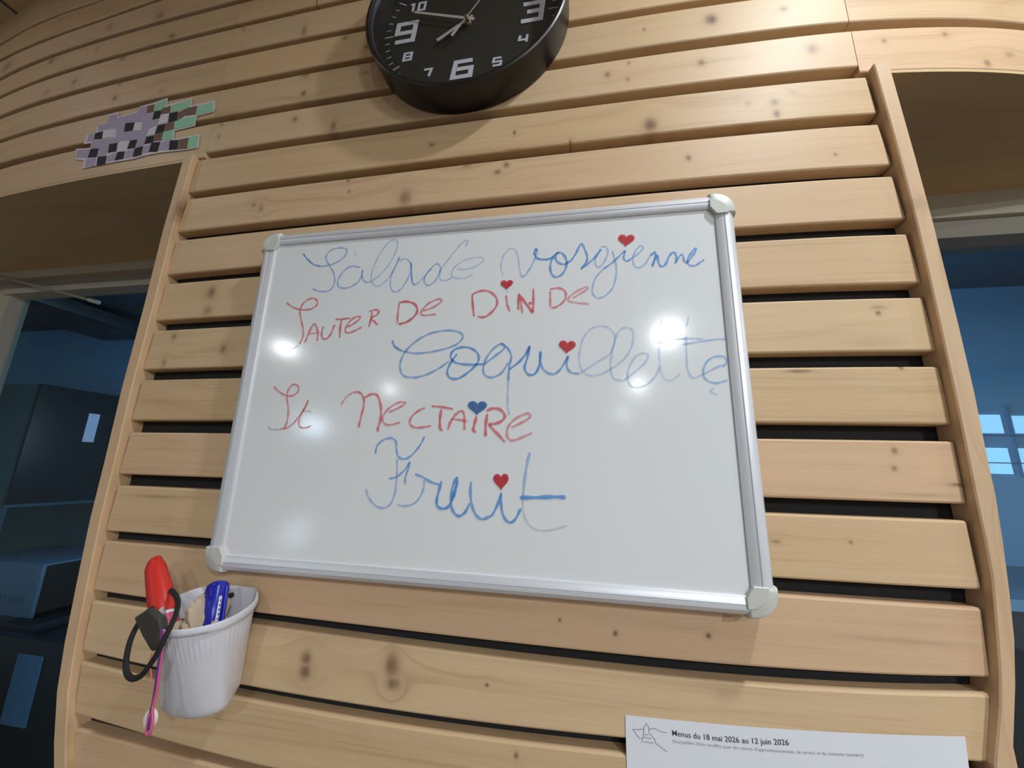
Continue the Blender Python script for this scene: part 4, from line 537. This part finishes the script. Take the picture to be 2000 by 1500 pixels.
adopt(ck, lathe('hub', [(.0002, .0062), (.0022, .0060), (.0032, .0045), (.0034, .0034), (.0036, -.001), (.0050, -.002), (.0050, -.0052)], M('brass_hub', (178, 160, 120), .35, .8), 20))

# ---------------------------------------------------------------- coloured paper mosaic on the left lintel
MO = {"base":[[-0.7786,0.46],[-0.7399,0.4541],[-0.7421,0.4654],[-0.7622,0.467],[-0.76,0.4885],[-0.7403,0.4872],[-0.7371,0.5052],[-0.7182,0.5056],[-0.7186,0.5236],[-0.6946,0.525],[-0.6906,0.5126],[-0.6475,0.5153],[-0.6454,0.5258],[-0.6162,0.5276],[-0.584,0.532],[-0.5814,0.5165],[-0.5265,0.5198],[-0.5264,0.5032],[-0.4778,0.5051],[-0.4719,0.4902],[-0.4737,0.4811],[-0.5079,0.478],[-0.5061,0.458],[-0.5482,0.4554],[-0.5457,0.4385],[-0.492,0.4385],[-0.488,0.4112],[-0.5116,0.4113],[-0.5705,0.4148],[-0.6001,0.4141],[-0.6262,0.4112],[-0.6826,0.412],[-0.7443,0.4113],[-0.7469,0.4288],[-0.7693,0.4351]],"p":[[[-0.7741,0.4559],[-0.7389,0.4511],[-0.7353,0.4332],[-0.7685,0.4383]],[[-0.7395,0.4137],[-0.7411,0.431],[-0.716,0.429],[-0.7137,0.4117]],[[-0.7555,0.4868],[-0.7379,0.4859],[-0.737,0.4698],[-0.7545,0.4706]],[[-0.7364,0.5034],[-0.7157,0.5039],[-0.7155,0.5198],[-0.696,0.5205],[-0.6876,0.4868],[-0.7123,0.4884],[-0.7334,0.4892]],[[-0.7404,0.4688],[-0.6826,0.466],[-0.6934,0.5098],[-0.6467,0.5126],[-0.643,0.5236],[-0.6261,0.5228],[-0.6228,0.5055],[-0.6075,0.5034],[-0.5899,0.4895],[-0.5909,0.4751],[-0.6068,0.4538],[-0.6095,0.4344],[-0.6333,0.4344],[-0.6458,0.4525],[-0.6647,0.456],[-0.674,0.4513],[-0.6949,0.4536],[-0.6926,0.4305],[-0.713,0.4309],[-0.7378,0.4534]],[[-0.6914,0.4271],[-0.6697,0.4328],[-0.6679,0.4166],[-0.6874,0.4152]],[[-0.6475,0.4304],[-0.6277,0.4327],[-0.6277,0.4162],[-0.6447,0.4157]],[[-0.611,0.4339],[-0.5939,0.4358],[-0.5935,0.4201],[-0.6097,0.418]],[[-0.5709,0.4366],[-0.5531,0.4375],[-0.5493,0.4175],[-0.5719,0.4196]]],"g":[[[-0.6099,0.5238],[-0.5855,0.5281],[-0.5824,0.5076],[-0.6085,0.5069]],[[-0.5709,0.512],[-0.5275,0.5172],[-0.5298,0.5006],[-0.5436,0.4969],[-0.5689,0.4985]],[[-0.511,0.5002],[-0.4777,0.5016],[-0.4743,0.4835],[-0.51,0.48]],[[-0.5538,0.4795],[-0.5096,0.4784],[-0.5081,0.46],[-0.5497,0.4581]],[[-0.5728,0.4582],[-0.5495,0.4572],[-0.5478,0.4389],[-0.571,0.4397]],[[-0.5124,0.4359],[-0.4927,0.4363],[-0.4901,0.413],[-0.5106,0.4134]]],"n":[[[-0.6261,0.5228],[-0.6097,0.5229],[-0.6074,0.5059],[-0.623,0.5064]],[[-0.5898,0.5099],[-0.5709,0.512],[-0.5693,0.4969],[-0.5897,0.4976]],[[-0.5494,0.4939],[-0.5326,0.4988],[-0.5308,0.4856],[-0.5471,0.4758]],[[-0.5319,0.4995],[-0.5118,0.5004],[-0.5106,0.4825],[-0.5302,0.483]],[[-0.5707,0.4746],[-0.5542,0.478],[-0.551,0.4599],[-0.5693,0.4576]],[[-0.5905,0.4558],[-0.5726,0.4574],[-0.571,0.4397],[-0.5897,0.4414]],[[-0.5338,0.4349],[-0.513,0.4352],[-0.5106,0.4134],[-0.5301,0.4151]]],"k":[[[-0.6678,0.4936],[-0.6453,0.4907],[-0.6453,0.4735],[-0.6651,0.4741]],[[-0.7379,0.4859],[-0.7192,0.4864],[-0.716,0.4691],[-0.7367,0.4718]],[[-0.6058,0.5064],[-0.5894,0.5057],[-0.5891,0.4893],[-0.605,0.4887]],[[-0.5691,0.4961],[-0.5507,0.4958],[-0.5479,0.476],[-0.567,0.4763]],[[-0.5889,0.4739],[-0.5713,0.4739],[-0.5708,0.4571],[-0.5898,0.4564]],[[-0.6074,0.4531],[-0.5906,0.4534],[-0.589,0.4389],[-0.6081,0.4382]],[[-0.6439,0.4522],[-0.6273,0.4513],[-0.6282,0.4344],[-0.6455,0.4348]],[[-0.693,0.4532],[-0.6736,0.4529],[-0.6703,0.4345],[-0.6904,0.4349]],[[-0.7371,0.4516],[-0.7164,0.4486],[-0.7157,0.4306],[-0.738,0.4329]],[[-0.7127,0.43],[-0.691,0.4286],[-0.6888,0.4115],[-0.709,0.4117]],[[-0.6669,0.4323],[-0.6494,0.4307],[-0.648,0.4155],[-0.6674,0.4149]],[[-0.6277,0.4327],[-0.6095,0.4344],[-0.6083,0.4162],[-0.6266,0.4152]],[[-0.5923,0.4386],[-0.5726,0.4369],[-0.5738,0.4176],[-0.5927,0.4199]],[[-0.552,0.4365],[-0.5344,0.4343],[-0.5309,0.4152],[-0.549,0.4167]]],"w":[[[-0.645,0.4899],[-0.6269,0.4874],[-0.6252,0.4699],[-0.6438,0.4716]],[[-0.7188,0.488],[-0.693,0.4862],[-0.6904,0.4675],[-0.7156,0.4707]],[[-0.5883,0.4957],[-0.5706,0.4956],[-0.569,0.4775],[-0.5892,0.4747]],[[-0.6063,0.4698],[-0.5913,0.4735],[-0.5905,0.4558],[-0.6086,0.4541]]]}
MM = {'base': (224, 214, 224), 'p': (178, 166, 192), 'g': (156, 208, 176), 'n': (122, 96, 80), 'k': (36, 34, 40), 'w': (222, 218, 226)}
mr_ = empty('paper_mosaic', B(-.6, .40, Zs(-.6)), label='torn-edged paper cut-out of lilac, green and black squares stuck on the left lintel', category='paper cut-out')
def sheet_poly(name, pts, off, th, mat):
    bm = bmesh.new()
    vs = [bm.verts.new((u, y, 0)) for u, y in pts]
    f_ = bm.faces.new(vs); bmesh.ops.triangulate(bm, faces=[f_])
    bmesh.ops.subdivide_edges(bm, edges=bm.edges[:], cuts=2, use_grid_fill=True)
    ex = bmesh.ops.extrude_face_region(bm, geom=bm.faces[:]); top = [g for g in ex['geom'] if isinstance(g, bmesh.types.BMVert)]
    ts = set(top)
    for v in bm.verts:
        u, y = v.co.x, v.co.y; v.co = B(u, y, Zs(u)+off+(th if v in ts else 0))
    bmesh.ops.recalc_face_normals(bm, faces=bm.faces[:])
    me = bpy.data.meshes.new(name); bm.to_mesh(me); bm.free(); return new_obj(name, me, mat)
adopt(mr_, sheet_poly('backing_sheet', MO['base'], .0012, .0004, mottle(M('cut_paper_white', MM['base'], .8), .03, 60)))
for i, k in enumerate('pgnkw'):
    mt = mottle(M('cut_paper', MM[k], .8), .08, 90)
    for q in MO[k]:
        o = sheet_poly('paper_square', q, .0017+.0001*i, .0002, mt); adopt(mr_, o)

# ---------------------------------------------------------------- printed menu sheet
ms = empty('menu_sheet', B(.3, -.47, Zs(.3)+.001), label='white printed weekly menu sheet pinned to the slats below the whiteboard', category='paper sheet')
TL = (.1681, -.3152); TR = (.4445, -.3015); BLc = (.1680, -.515); BRc = (.4300, -.512)
def sh(s, t, off=.0008):
    x = (TL[0]*(1-s)+TR[0]*s)*(1-t)+(BLc[0]*(1-s)+BRc[0]*s)*t
    y = (TL[1]*(1-s)+TR[1]*s)*(1-t)+(BLc[1]*(1-s)+BRc[1]*s)*t + .0022*math.sin(s*math.pi*2)*0 - .0022*math.sin(math.pi*s)*(1-t)
    return B(x, y, Zs(x)+off)
n = 20; rings = [[sh(i/n, j/8, .0008) for j in range(9)]+[sh(i/n, (8-j)/8, .0005) for j in range(9)] for i in range(n+1)]
adopt(ms, loft('sheet', rings, M_paper, None, True, 40))
def text(body, P0, P1, mat, bold=0., name='printed_text', shear=0.):
    cu = bpy.data.curves.new(name, 'FONT'); cu.body = body; cu.size = 1; cu.offset = bold; cu.shear = shear; cu.resolution_u = 3
    to = bpy.data.objects.new('tmp', cu); C.objects.link(to); bpy.context.view_layer.update()
    me = bpy.data.meshes.new_from_object(to.evaluated_get(bpy.context.evaluated_depsgraph_get())); bpy.data.objects.remove(to)
    xs = [v.co.x for v in me.vertices]; W = max(xs)
    e = Vector((P1[0]-P0[0], P1[1]-P0[1])); L_ = e.length; e.normalize(); nn = Vector((-e.y, e.x)); k = L_/W
    for v in me.vertices:
        x = P0[0]+e.x*v.co.x*k+nn.x*v.co.y*k; y = P0[1]+e.y*v.co.x*k+nn.y*v.co.y*k - .0012*math.sin(math.pi*v.co.x/W)
        v.co = B(x, y, Zs(x)+.00105)
    me.name = name
    return new_obj(name, me, mat)
adopt(ms, text('Menus du 18 mai 2026 au 12 juin 2026', (.2089, -.3262), (.3065, -.3222), M_ink, .003))
adopt(ms, text("(Susceptibles d'être modifiés pour des raisons d'approvisionnements, de service et du contexte sanitaire)", (.2090, -.3317), (.3643, -.3240), M_ink2, 0))
LG = [[[0.182, -0.3351], [0.1835, -0.3305], [0.1842, -0.3264], [0.1846, -0.3223], [0.1858, -0.3213], [0.187, -0.3191], [0.1881, -0.321], [0.1891, -0.3233], [0.1891, -0.327], [0.1917, -0.3291], [0.1939, -0.3316], [0.1942, -0.334], [0.1977, -0.3359], [0.2041, -0.3394]], [[0.1746, -0.3255], [0.1801, -0.3252], [0.1843, -0.3241]], [[0.1746, -0.3255], [0.1772, -0.3288], [0.1799, -0.3318], [0.183, -0.3318]], [[0.1893, -0.3237], [0.1943, -0.3223], [0.1983, -0.3242], [0.2041, -0.3247]], [[0.185, -0.3287], [0.1856, -.3278], [0.1862, -.3287], [0.1868, -0.3279], [.1874, -.3287], [0.1880, -0.3279]], [[0.1844, -0.3312], [.1852, -.3302], [.1860, -.3312], [.1868, -.3303], [0.188, -0.3312], [.1888, -.3303], [.1896, -.3313], [0.1908, -0.3306]], [[0.1843, -0.3345], [.1853, -.3336], [.1862, -.3346], [.1872, -.3337], [.1882, -.3346], [.1892, -.3337], [.1902, -.3347], [.1912, -.3338], [0.1926, -0.3348]]]
V = []; F = []
for i, l in enumerate(LG):
    pts = [Vector((a, b, 0)) for a, b in l]; b0 = len(V); w_ = .00022 if i < 4 else .0002
    for j, pt in enumerate(pts):
        t = (pts[min(j+1, len(pts)-1)]-pts[max(j-1, 0)]).normalized()
        for s in (-1, 1): x = pt.x-t.y*w_*s; y = pt.y+t.x*w_*s; V.append(B(x, y, Zs(x)+.00105))
    for j in range(len(pts)-1): a = b0+2*j; F.append((a, a+1, a+3, a+2))
adopt(ms, new_obj('line_emblem', mesh('line_emblem', V, F), M('emblem_ink', (120, 120, 130), .8)))

# ---------------------------------------------------------------- pen cup and what it holds
M_cup = M('milky_plastic', (226, 227, 236), .32, 0, .5)
M_cup.node_tree.nodes['Principled BSDF'].inputs['Subsurface Weight'].default_value = .5
M_cup.node_tree.nodes['Principled BSDF'].inputs['Subsurface Radius'].default_value = (.02, .02, .022)
RIM = [(-.232, -.004), (-.212, .02), (-.200, .045), (-.195, .071), (-.201, .09), (-.213, .1), (-.226, .1015), (-.245, .091), (-.266, .073), (-.285, .05), (-.297, .028), (-.303, .008), (-.300, -.010), (-.285, -.0165), (-.262, -.0168), (-.243, -.014)]
Q = RIM[-3:]+RIM+RIM[:3]; loop = []
cp = crom([Vector((a, b, 0)) for a, b in Q], 16); cp = cp[3*16:3*16+len(RIM)*16]
rc = Vector((-.248, .043, 0)); bc = Vector((-.249, .018, 0)); YR, YB = -.2365, -.330
BOT = [(-.237, -.008), (-.226, .01), (-.218, .024), (-.214, .036), (-.219, .046), (-.228, .052), (-.240, .0545), (-.256, .053), (-.272, .048), (-.284, .038), (-.291, .024), (-.294, .008), (-.290, -.008), (-.28, -.0150), (-.262, -.0155), (-.245, -.013)]
Q2 = BOT[-3:]+BOT+BOT[:3]
cq = crom([Vector((a, b, 0)) for a, b in Q2], 16); cq = cq[3*16:3*16+len(BOT)*16]
def ring(t, sc=1., rib=0., lip=0.):       # t: 0 bottom .. 1 rim
    c = bc.lerp(rc, t); out = []
    y = YB+(YR-YB)*t
    for i, v in enumerate(cp):
        p_ = cq[i].lerp(v, t); d = p_-c; L_ = d.length; q = c+d*sc+d/L_*(lip+(rib if (i % 4) < 2 else 0))
        out.append(B(q.x, y, max(q.y, -.0180)))
    return out
def ringy(t, dy, **k):
    return [v+Vector((0, 0, dy)) for v in ring(t, **k)]
rings = [ring(0, .05), ring(0, .93), ringy(0, .002, sc=1.0)]
for i in range(1, 13):
    t = i/14; rings.append(ring(t, 1, .0006 if .70 < t < .9 else 0))
rings += [ring(.93), ringy(.935, 0, lip=.0025), ringy(.97, 0, lip=.0032), ringy(1, .0005, lip=.0022), ringy(1, .0008, lip=.0004), ringy(.985, 0, lip=-.0008)]
for t in (.9, .6, .3, .03): rings.append(ring(t, 1, lip=-.0014))
rings.append(ringy(.03, .0005, sc=.04))
cup = empty('pen_cup', B(-.249, YB, .018), label='milky white plastic cup screwed to the slats below the whiteboard, holding markers', category='cup')
adopt(cup, loft('cup_body', rings, M_cup, None, True, 50))
M_dark = M('dark_screw', (48, 42, 38), .4, .6)
adopt(cup, loft('screw', [[B(-.2735+r*math.cos(k*math.pi/6), -.2455+r*math.sin(k*math.pi/6), z) for k in range(12)] for r, z in ((.0028, -.016), (.0028, -.0135), (.0018, -.0125), (.0004, -.0128))], M_dark, None, True, 30))

# crumpled brown paper towel
bm = bmesh.new(); bmesh.ops.create_icosphere(bm, subdivisions=5, radius=1)
for v in bm.verts:
    d = v.co.normalized(); n1 = noise.noise(d*1.7+Vector((3, 1, 5))); r = 1+.45*n1
    s = abs(noise.noise(d*3.1+Vector((1, 7, 2)))); s2 = abs(noise.noise(d*7+Vector((4, 1, 2)))); r += .55*s+.28*s2-.2
    x, y, z = d.x*r*.029, d.z*r*.026, d.y*r*.033
    X_ = -.252+x; Y_ = -.268+y-max(0, min(1, (x+.008)/.02))*.012; Z_ = .032+z
    peak = max(0, 1-math.hypot(d.x+.35, d.y+.1)/.8)*max(0, d.z); Y_ += peak*.018
    t = max(0, min(1, (Y_-YB)/(YR-YB))); c = bc.lerp(rc, t); dv = Vector((X_, Z_, 0))-c; best = None
    if dv.length > 1e-5:
        for i in range(0, len(cp), 4):
            p_ = cq[i].lerp(cp[i], t)-c
            k_ = p_.normalized().dot(dv.normalized())
            if best is None or k_ > best[0]: best = (k_, p_.length)
        lim = best[1]-.0035
        if dv.length > lim: dv = dv*(lim/dv.length)
    v.co = B(c.x+dv.x, Y_, max(c.y+dv.y, -.012))
me = bpy.data.meshes.new('paper_towel'); bm.to_mesh(me); bm.free()
M_tis = mottle(M('kraft_tissue', (196, 176, 150), .85), .18, 40)
tw = new_obj('paper_towel', me, M_tis, None, 28); tag(tw, 'crumpled beige paper towel stuffed in the white cup', 'paper towel')

def frame_axis(a, b):
    z = (b-a).normalized(); x = z.cross(Vector((0, 1, 0))).normalized(); y = z.cross(x); return x, y, z
def rod(name, a, b, prof, mat, n=20, sq=0.):
    x, y, z = frame_axis(a, b); L_ = (b-a).length; rings = []
    for t, r in prof:
        ring_ = []
        for k in range(n):
            an = 2*math.pi*k/n; cx_, sy_ = math.cos(an), math.sin(an)
            if sq: f_ = 1/max(abs(cx_), abs(sy_)); f_ = 1+(min(f_, 1.22)-1)*sq; cx_ *= f_; sy_ *= f_
            ring_.append(a+z*L_*t+x*cx_*r+y*sy_*r)
        rings.append(ring_)
    return loft(name, rings, mat, None, True, 50)
# red marker, cap up
M_red = M('red_plastic', (206, 50, 40), .38, 0, .3); M_redw = M('marker_white', (232, 226, 226), .35)
a, b = B(-.2835, -.2445, .053), B(-.3195, -.1975, .045)
rm = empty('red_marker', B(-.262, -.300, .060), label='red capped marker standing in the left side of the white cup', category='marker')
xa, ya, za = frame_axis(a, b)
def chisel(name, a, b, r0, r1, mat):
    x, y, z = frame_axis(a, b); L_ = (b-a).length; rings = []
    for t, r in ((0, r0*.96), (.02, r0), (.35, r0*1.03), (.7, r1*1.02), (.84, r1*.95)):
        rings.append([a+z*L_*t+x*math.cos(2*math.pi*k/24)*r+y*math.sin(2*math.pi*k/24)*r*.9 for k in range(24)])
    for t, s in ((.95, .72), (1.0, .42)):
        rings.append([a+z*L_*(t-.06*math.cos(2*math.pi*k/24)*(1 if t < 1 else .4))+x*(math.cos(2*math.pi*k/24)*r1*s+r1*.22*(1-s))+y*math.sin(2*math.pi*k/24)*r1*.9*s for k in range(24)])
    return loft(name, rings, mat, None, True, 60)
adopt(rm, chisel('cap', a, b, .0112, .0098, M_red))
adopt(rm, rod('cap_clip', a+za*.004+xa*-.001-ya*.0100, b-za*.014-ya*.0088, [(0, .0022), (.5, .0026), (.97, .0022), (1, .0012)], M_red, 12))
adopt(rm, rod('barrel', a-(b-a)*.30, a+(b-a)*.01, [(0, .007), (.03, .0083), (1, .0090)], M_redw))
M_pink = M('pink_wrap', (206, 96, 128), .2, 0, .7)
wr = []
for k in range(5):
    ax = a-(b-a)*(.05+.035*k); wr += [ax+xa*math.cos(j*math.pi/5)*.0098+ya*math.sin(j*math.pi/5)*.0098-za*(.0003*j) for j in range(10)]
adopt(rm, tube('thread_wrap', wr, .0013, M_pink, None, 6))
# blue marker
M_blue = M('blue_plastic', (26, 34, 158), .3); a2, b2 = B(-.2425, -.262, .036), B(-.2585, -.2215, .021)
bm_ = empty('blue_marker', B(-.236, -.305, .034), label='blue capped marker standing at the right side of the white cup', category='marker')
xb, yb, zb = frame_axis(a2, b2)
adopt(bm_, rod('cap', a2, b2, [(0, .0072), (.02, .0082), (.5, .0094), (.86, .0096), (.95, .0088), (1, .0062)], M_blue, 24, .5))
def perp(v): return (v-zb*v.dot(zb)).normalized()
nl = perp(rt*.80+bk*.60); nc = perp(rt*.98+bk*.12)
adopt(bm_, rod('cap_clip', a2+nc*.0108+zb*.004, b2+nc*.0098-zb*.006, [(0, .0012), (.1, .0018), (.9, .0018), (1, .0014)], M_blue, 12))
adopt(bm_, rod('clip_slot', a2+nl*.0082+zb*.004, a2+nl*.0090+zb*.030, [(0, .0010), (.05, .0018), (.95, .0018), (1, .0010)], M('white_label', (216, 214, 222), .4), 10))
for k in range(5):
    q = a2+nl*(.0099+.0001*k)+zb*(.008+.0042*k); adopt(bm_, rod('label_mark', q-zb*.0009, q+zb*.0010, [(0, .0005), (1, .0008)], M_ink, 6))
adopt(bm_, rod('barrel', a2-(b2-a2)*.9, a2, [(0, .006), (.05, .0074), (1, .0076)], M('light_blue_barrel', (60, 120, 210), .35)))
# elastic loop
LP = [[-.316, -.238, .030], [-.297, -.2268, .043], [-0.2765, -0.2228, 0.055], [-0.2464, -0.2225, 0.075], [-0.2284, -0.2263, 0.09], [-0.2111, -0.229, 0.108], [-0.2101, -0.2386, 0.113], [-0.2145, -0.2503, 0.113], [-0.2209, -0.2595, 0.112], [-0.2277, -0.2673, 0.111], [-0.237, -0.2706, 0.11], [-0.2452, -0.2671, 0.109], [-0.2506, -0.2582, 0.107], [-0.2529, -0.2456, 0.105], [-0.2553, -0.2365, 0.1], [-0.2549, -0.2282, 0.095], [-0.2614, -0.2277, 0.085]]
el = tube('elastic_loop', crom([B(*q) for q in LP], 6), .0024, mottle(M('black_elastic', (28, 28, 30), .85), .2, 400, .3), None, 12, .75)
tag(el, 'black elastic cord loop hanging over the left rim of the white cup', 'cord')
# dark felt tab under the loop
WD = [(-0.2548, -0.2287), (-0.2435, -0.221), (-0.2283, -0.2276), (-0.2225, -0.2391), (-0.2251, -0.2511), (-0.2296, -0.2524), (-0.2415, -0.2424)]
wdg = loft('felt_tab', [[B(x, y, .0985-(x+.2225)*(-.0)) for x, y in WD], [B(x, y, .1035) for x, y in WD], [B(-.2395+(x+.2395)*.9, -.237+(y+.237)*.9, .1048) for x, y in WD]], mottle(M('charcoal_felt', (58, 54, 50), .6), .1, 60), None, True, 40)
tag(wdg, 'dark grey wedge-shaped tab tucked outside the left rim of the cup', 'tab')
# string with a shell
sc_ = empty('shell_charm', B(-.2155, -.3015, .104), label='small white shell on pink and violet threads hanging from the cup', category='charm')
S1 = [[-0.216, -0.2307, 0.112], [-0.2132, -0.2446, 0.112], [-0.2137, -0.2635, 0.110], [-0.2145, -0.2847, 0.108], [-0.2150, -0.2926, 0.108], [-0.2125, -0.2983, 0.1095], [-0.2125, -0.3049, 0.109]]
S2 = [[-0.2173, -0.2338, 0.109], [-0.2143, -0.2489, 0.109], [-0.2133, -0.2601, 0.109], [-0.2128, -0.2767, 0.108], [-0.2135, -0.2894, 0.108], [-0.2101, -0.298, 0.109], [-0.2098, -0.3061, 0.109], [-0.2135, -0.307, 0.109], [-0.2144, -0.2932, 0.109]]
S3 = [[-.2330, -.2560, .101], [-0.2342, -0.2645, 0.1], [-0.2309, -0.2706, 0.1], [-0.2301, -0.2774, 0.1]]
adopt(sc_, tube('violet_thread', crom([B(*q) for q in S1], 6), .00075, M('violet_thread', (92, 48, 130), .6), None, 7))
adopt(sc_, tube('pink_thread', crom([B(*q) for q in S2], 6), .0010, M('pink_thread', (206, 84, 128), .6), None, 7))
adopt(sc_, tube('coral_thread', crom([B(*q) for q in S3], 6), .0006, M('coral_thread', (224, 124, 104), .6), None, 7))
rings = []
for i in range(13):
    t = math.pi*i/12; r = math.sin(t)
    rings.append([B(-.2180+.0064*r*math.cos(k*math.pi/12), -.3003-.0078*math.cos(t), .104+.0036*r*math.sin(k*math.pi/12)*(1-.25*(abs(math.cos(k*math.pi/12)) < .2))) for k in range(24)])
adopt(sc_, loft('shell', rings, M('white_shell', (232, 222, 214), .3), None, False, 60))

# ---------------------------------------------------------------- the dim kitchen seen through the left opening
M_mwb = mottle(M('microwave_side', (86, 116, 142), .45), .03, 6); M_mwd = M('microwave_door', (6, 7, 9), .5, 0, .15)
mw = empty('microwave_oven', B(-3.1, -.98, -1.68), label='pale microwave oven with black glass door on the kitchen counter, seen through left window', category='microwave')
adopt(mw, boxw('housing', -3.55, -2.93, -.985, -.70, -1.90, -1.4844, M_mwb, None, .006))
adopt(mw, boxw('door', -2.93, -2.905, -.98, -.71, -1.89, -1.50, M_mwd, None, .004))
for i in range(7): adopt(mw, boxw('vent_slot', -3.22+i*.034, -3.205+i*.034, -.915, -.875, -1.485, -1.4825, M('vent_dark', (70, 98, 124), .6)))
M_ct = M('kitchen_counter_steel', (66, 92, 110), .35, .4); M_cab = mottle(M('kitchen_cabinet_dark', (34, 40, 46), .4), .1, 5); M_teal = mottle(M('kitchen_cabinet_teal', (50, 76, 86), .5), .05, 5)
kn_ = empty('kitchen_counter', B(-3.2, -H0, -1.6), label='dark kitchen counter carrying the microwave oven', category='counter')
adopt(kn_, boxw('counter_top', -4.2, -2.80, -1.03, -.987, -1.94, -1.42, M_cab, None, .004))
adopt(kn_, boxw('splashback', -4.15, -2.80, -.985, -.40, -1.949, -1.935, M_teal))
adopt(kn_, boxw('counter_base', -4.15, -2.86, -H0, -1.03, -1.94, -1.46, M_cab))
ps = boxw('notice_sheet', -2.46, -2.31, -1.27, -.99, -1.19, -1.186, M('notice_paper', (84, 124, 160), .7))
ps.location = (0, 0, 0); tag(ps, 'pale blue notice sheet hung on the dark stand under the microwave oven', 'paper sheet')
st = empty('dark_stand', B(-2.4, -H0, -1.3), label='dark upright stand carrying the pale notice sheet, lower left window', category='stand')
adopt(st, boxw('stand_panel', -2.78, -2.10, -H0, -.93, -1.24, -1.192, M_cab, None, .004)); adopt(st, boxw('foot', -2.7, -2.3, -H0, -H0+.03, -1.4, -1.1, M_cab))
tc_ = empty('wall_cabinet', B(-3.0, -.36, -1.93), label='dark glossy wall cabinet with slim vertical handle on the blue kitchen wall', category='cabinet')
adopt(tc_, boxw('cabinet_body', -3.5, -2.82, -.36, .30, -1.93, -1.19, M_teal, None, .004))
adopt(tc_, boxw('side_door', -2.82, -2.80, -.34, .30, -1.93, -1.185, M('black_gloss_door', (24, 30, 34), .35, 0, .2), None, .002))
adopt(tc_, boxw('reflection_strip', -2.80, -2.796, .0, .17, -1.48, -1.425, M('door_reflection', (186, 188, 204), .4, 0)))  # pale strip painted as a reflection on the glossy door
adopt(tc_, rod('handle', B(-2.785, -.28, -1.56), B(-2.785, .14, -1.56), [(0, .004), (1, .004)], M('steel_handle', (120, 130, 140), .3, .7), 10))
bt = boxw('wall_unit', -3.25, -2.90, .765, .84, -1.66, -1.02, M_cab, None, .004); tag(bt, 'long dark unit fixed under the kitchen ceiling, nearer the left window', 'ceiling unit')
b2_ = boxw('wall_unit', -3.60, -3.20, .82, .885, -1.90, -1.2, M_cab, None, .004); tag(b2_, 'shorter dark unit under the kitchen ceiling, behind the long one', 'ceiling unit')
# right opening
rc_ = empty('kitchen_worktop', B(1.9, -H0, -1.5), label='dark kitchen worktop with pale front edge, seen through the right window', category='worktop')
adopt(rc_, boxw('worktop_slab', 1.35, 2.6, -.50, -.47, -1.94, -1.27, M_ct, None, .003)); adopt(rc_, boxw('worktop_edge', 1.35, 2.6, -.502, -.468, -1.27, -1.262, M('pale_edge', (120, 160, 190), .4)))
adopt(rc_, boxw('worktop_base', 1.40, 2.6, -H0, -.50, -1.94, -1.32, M_cab))
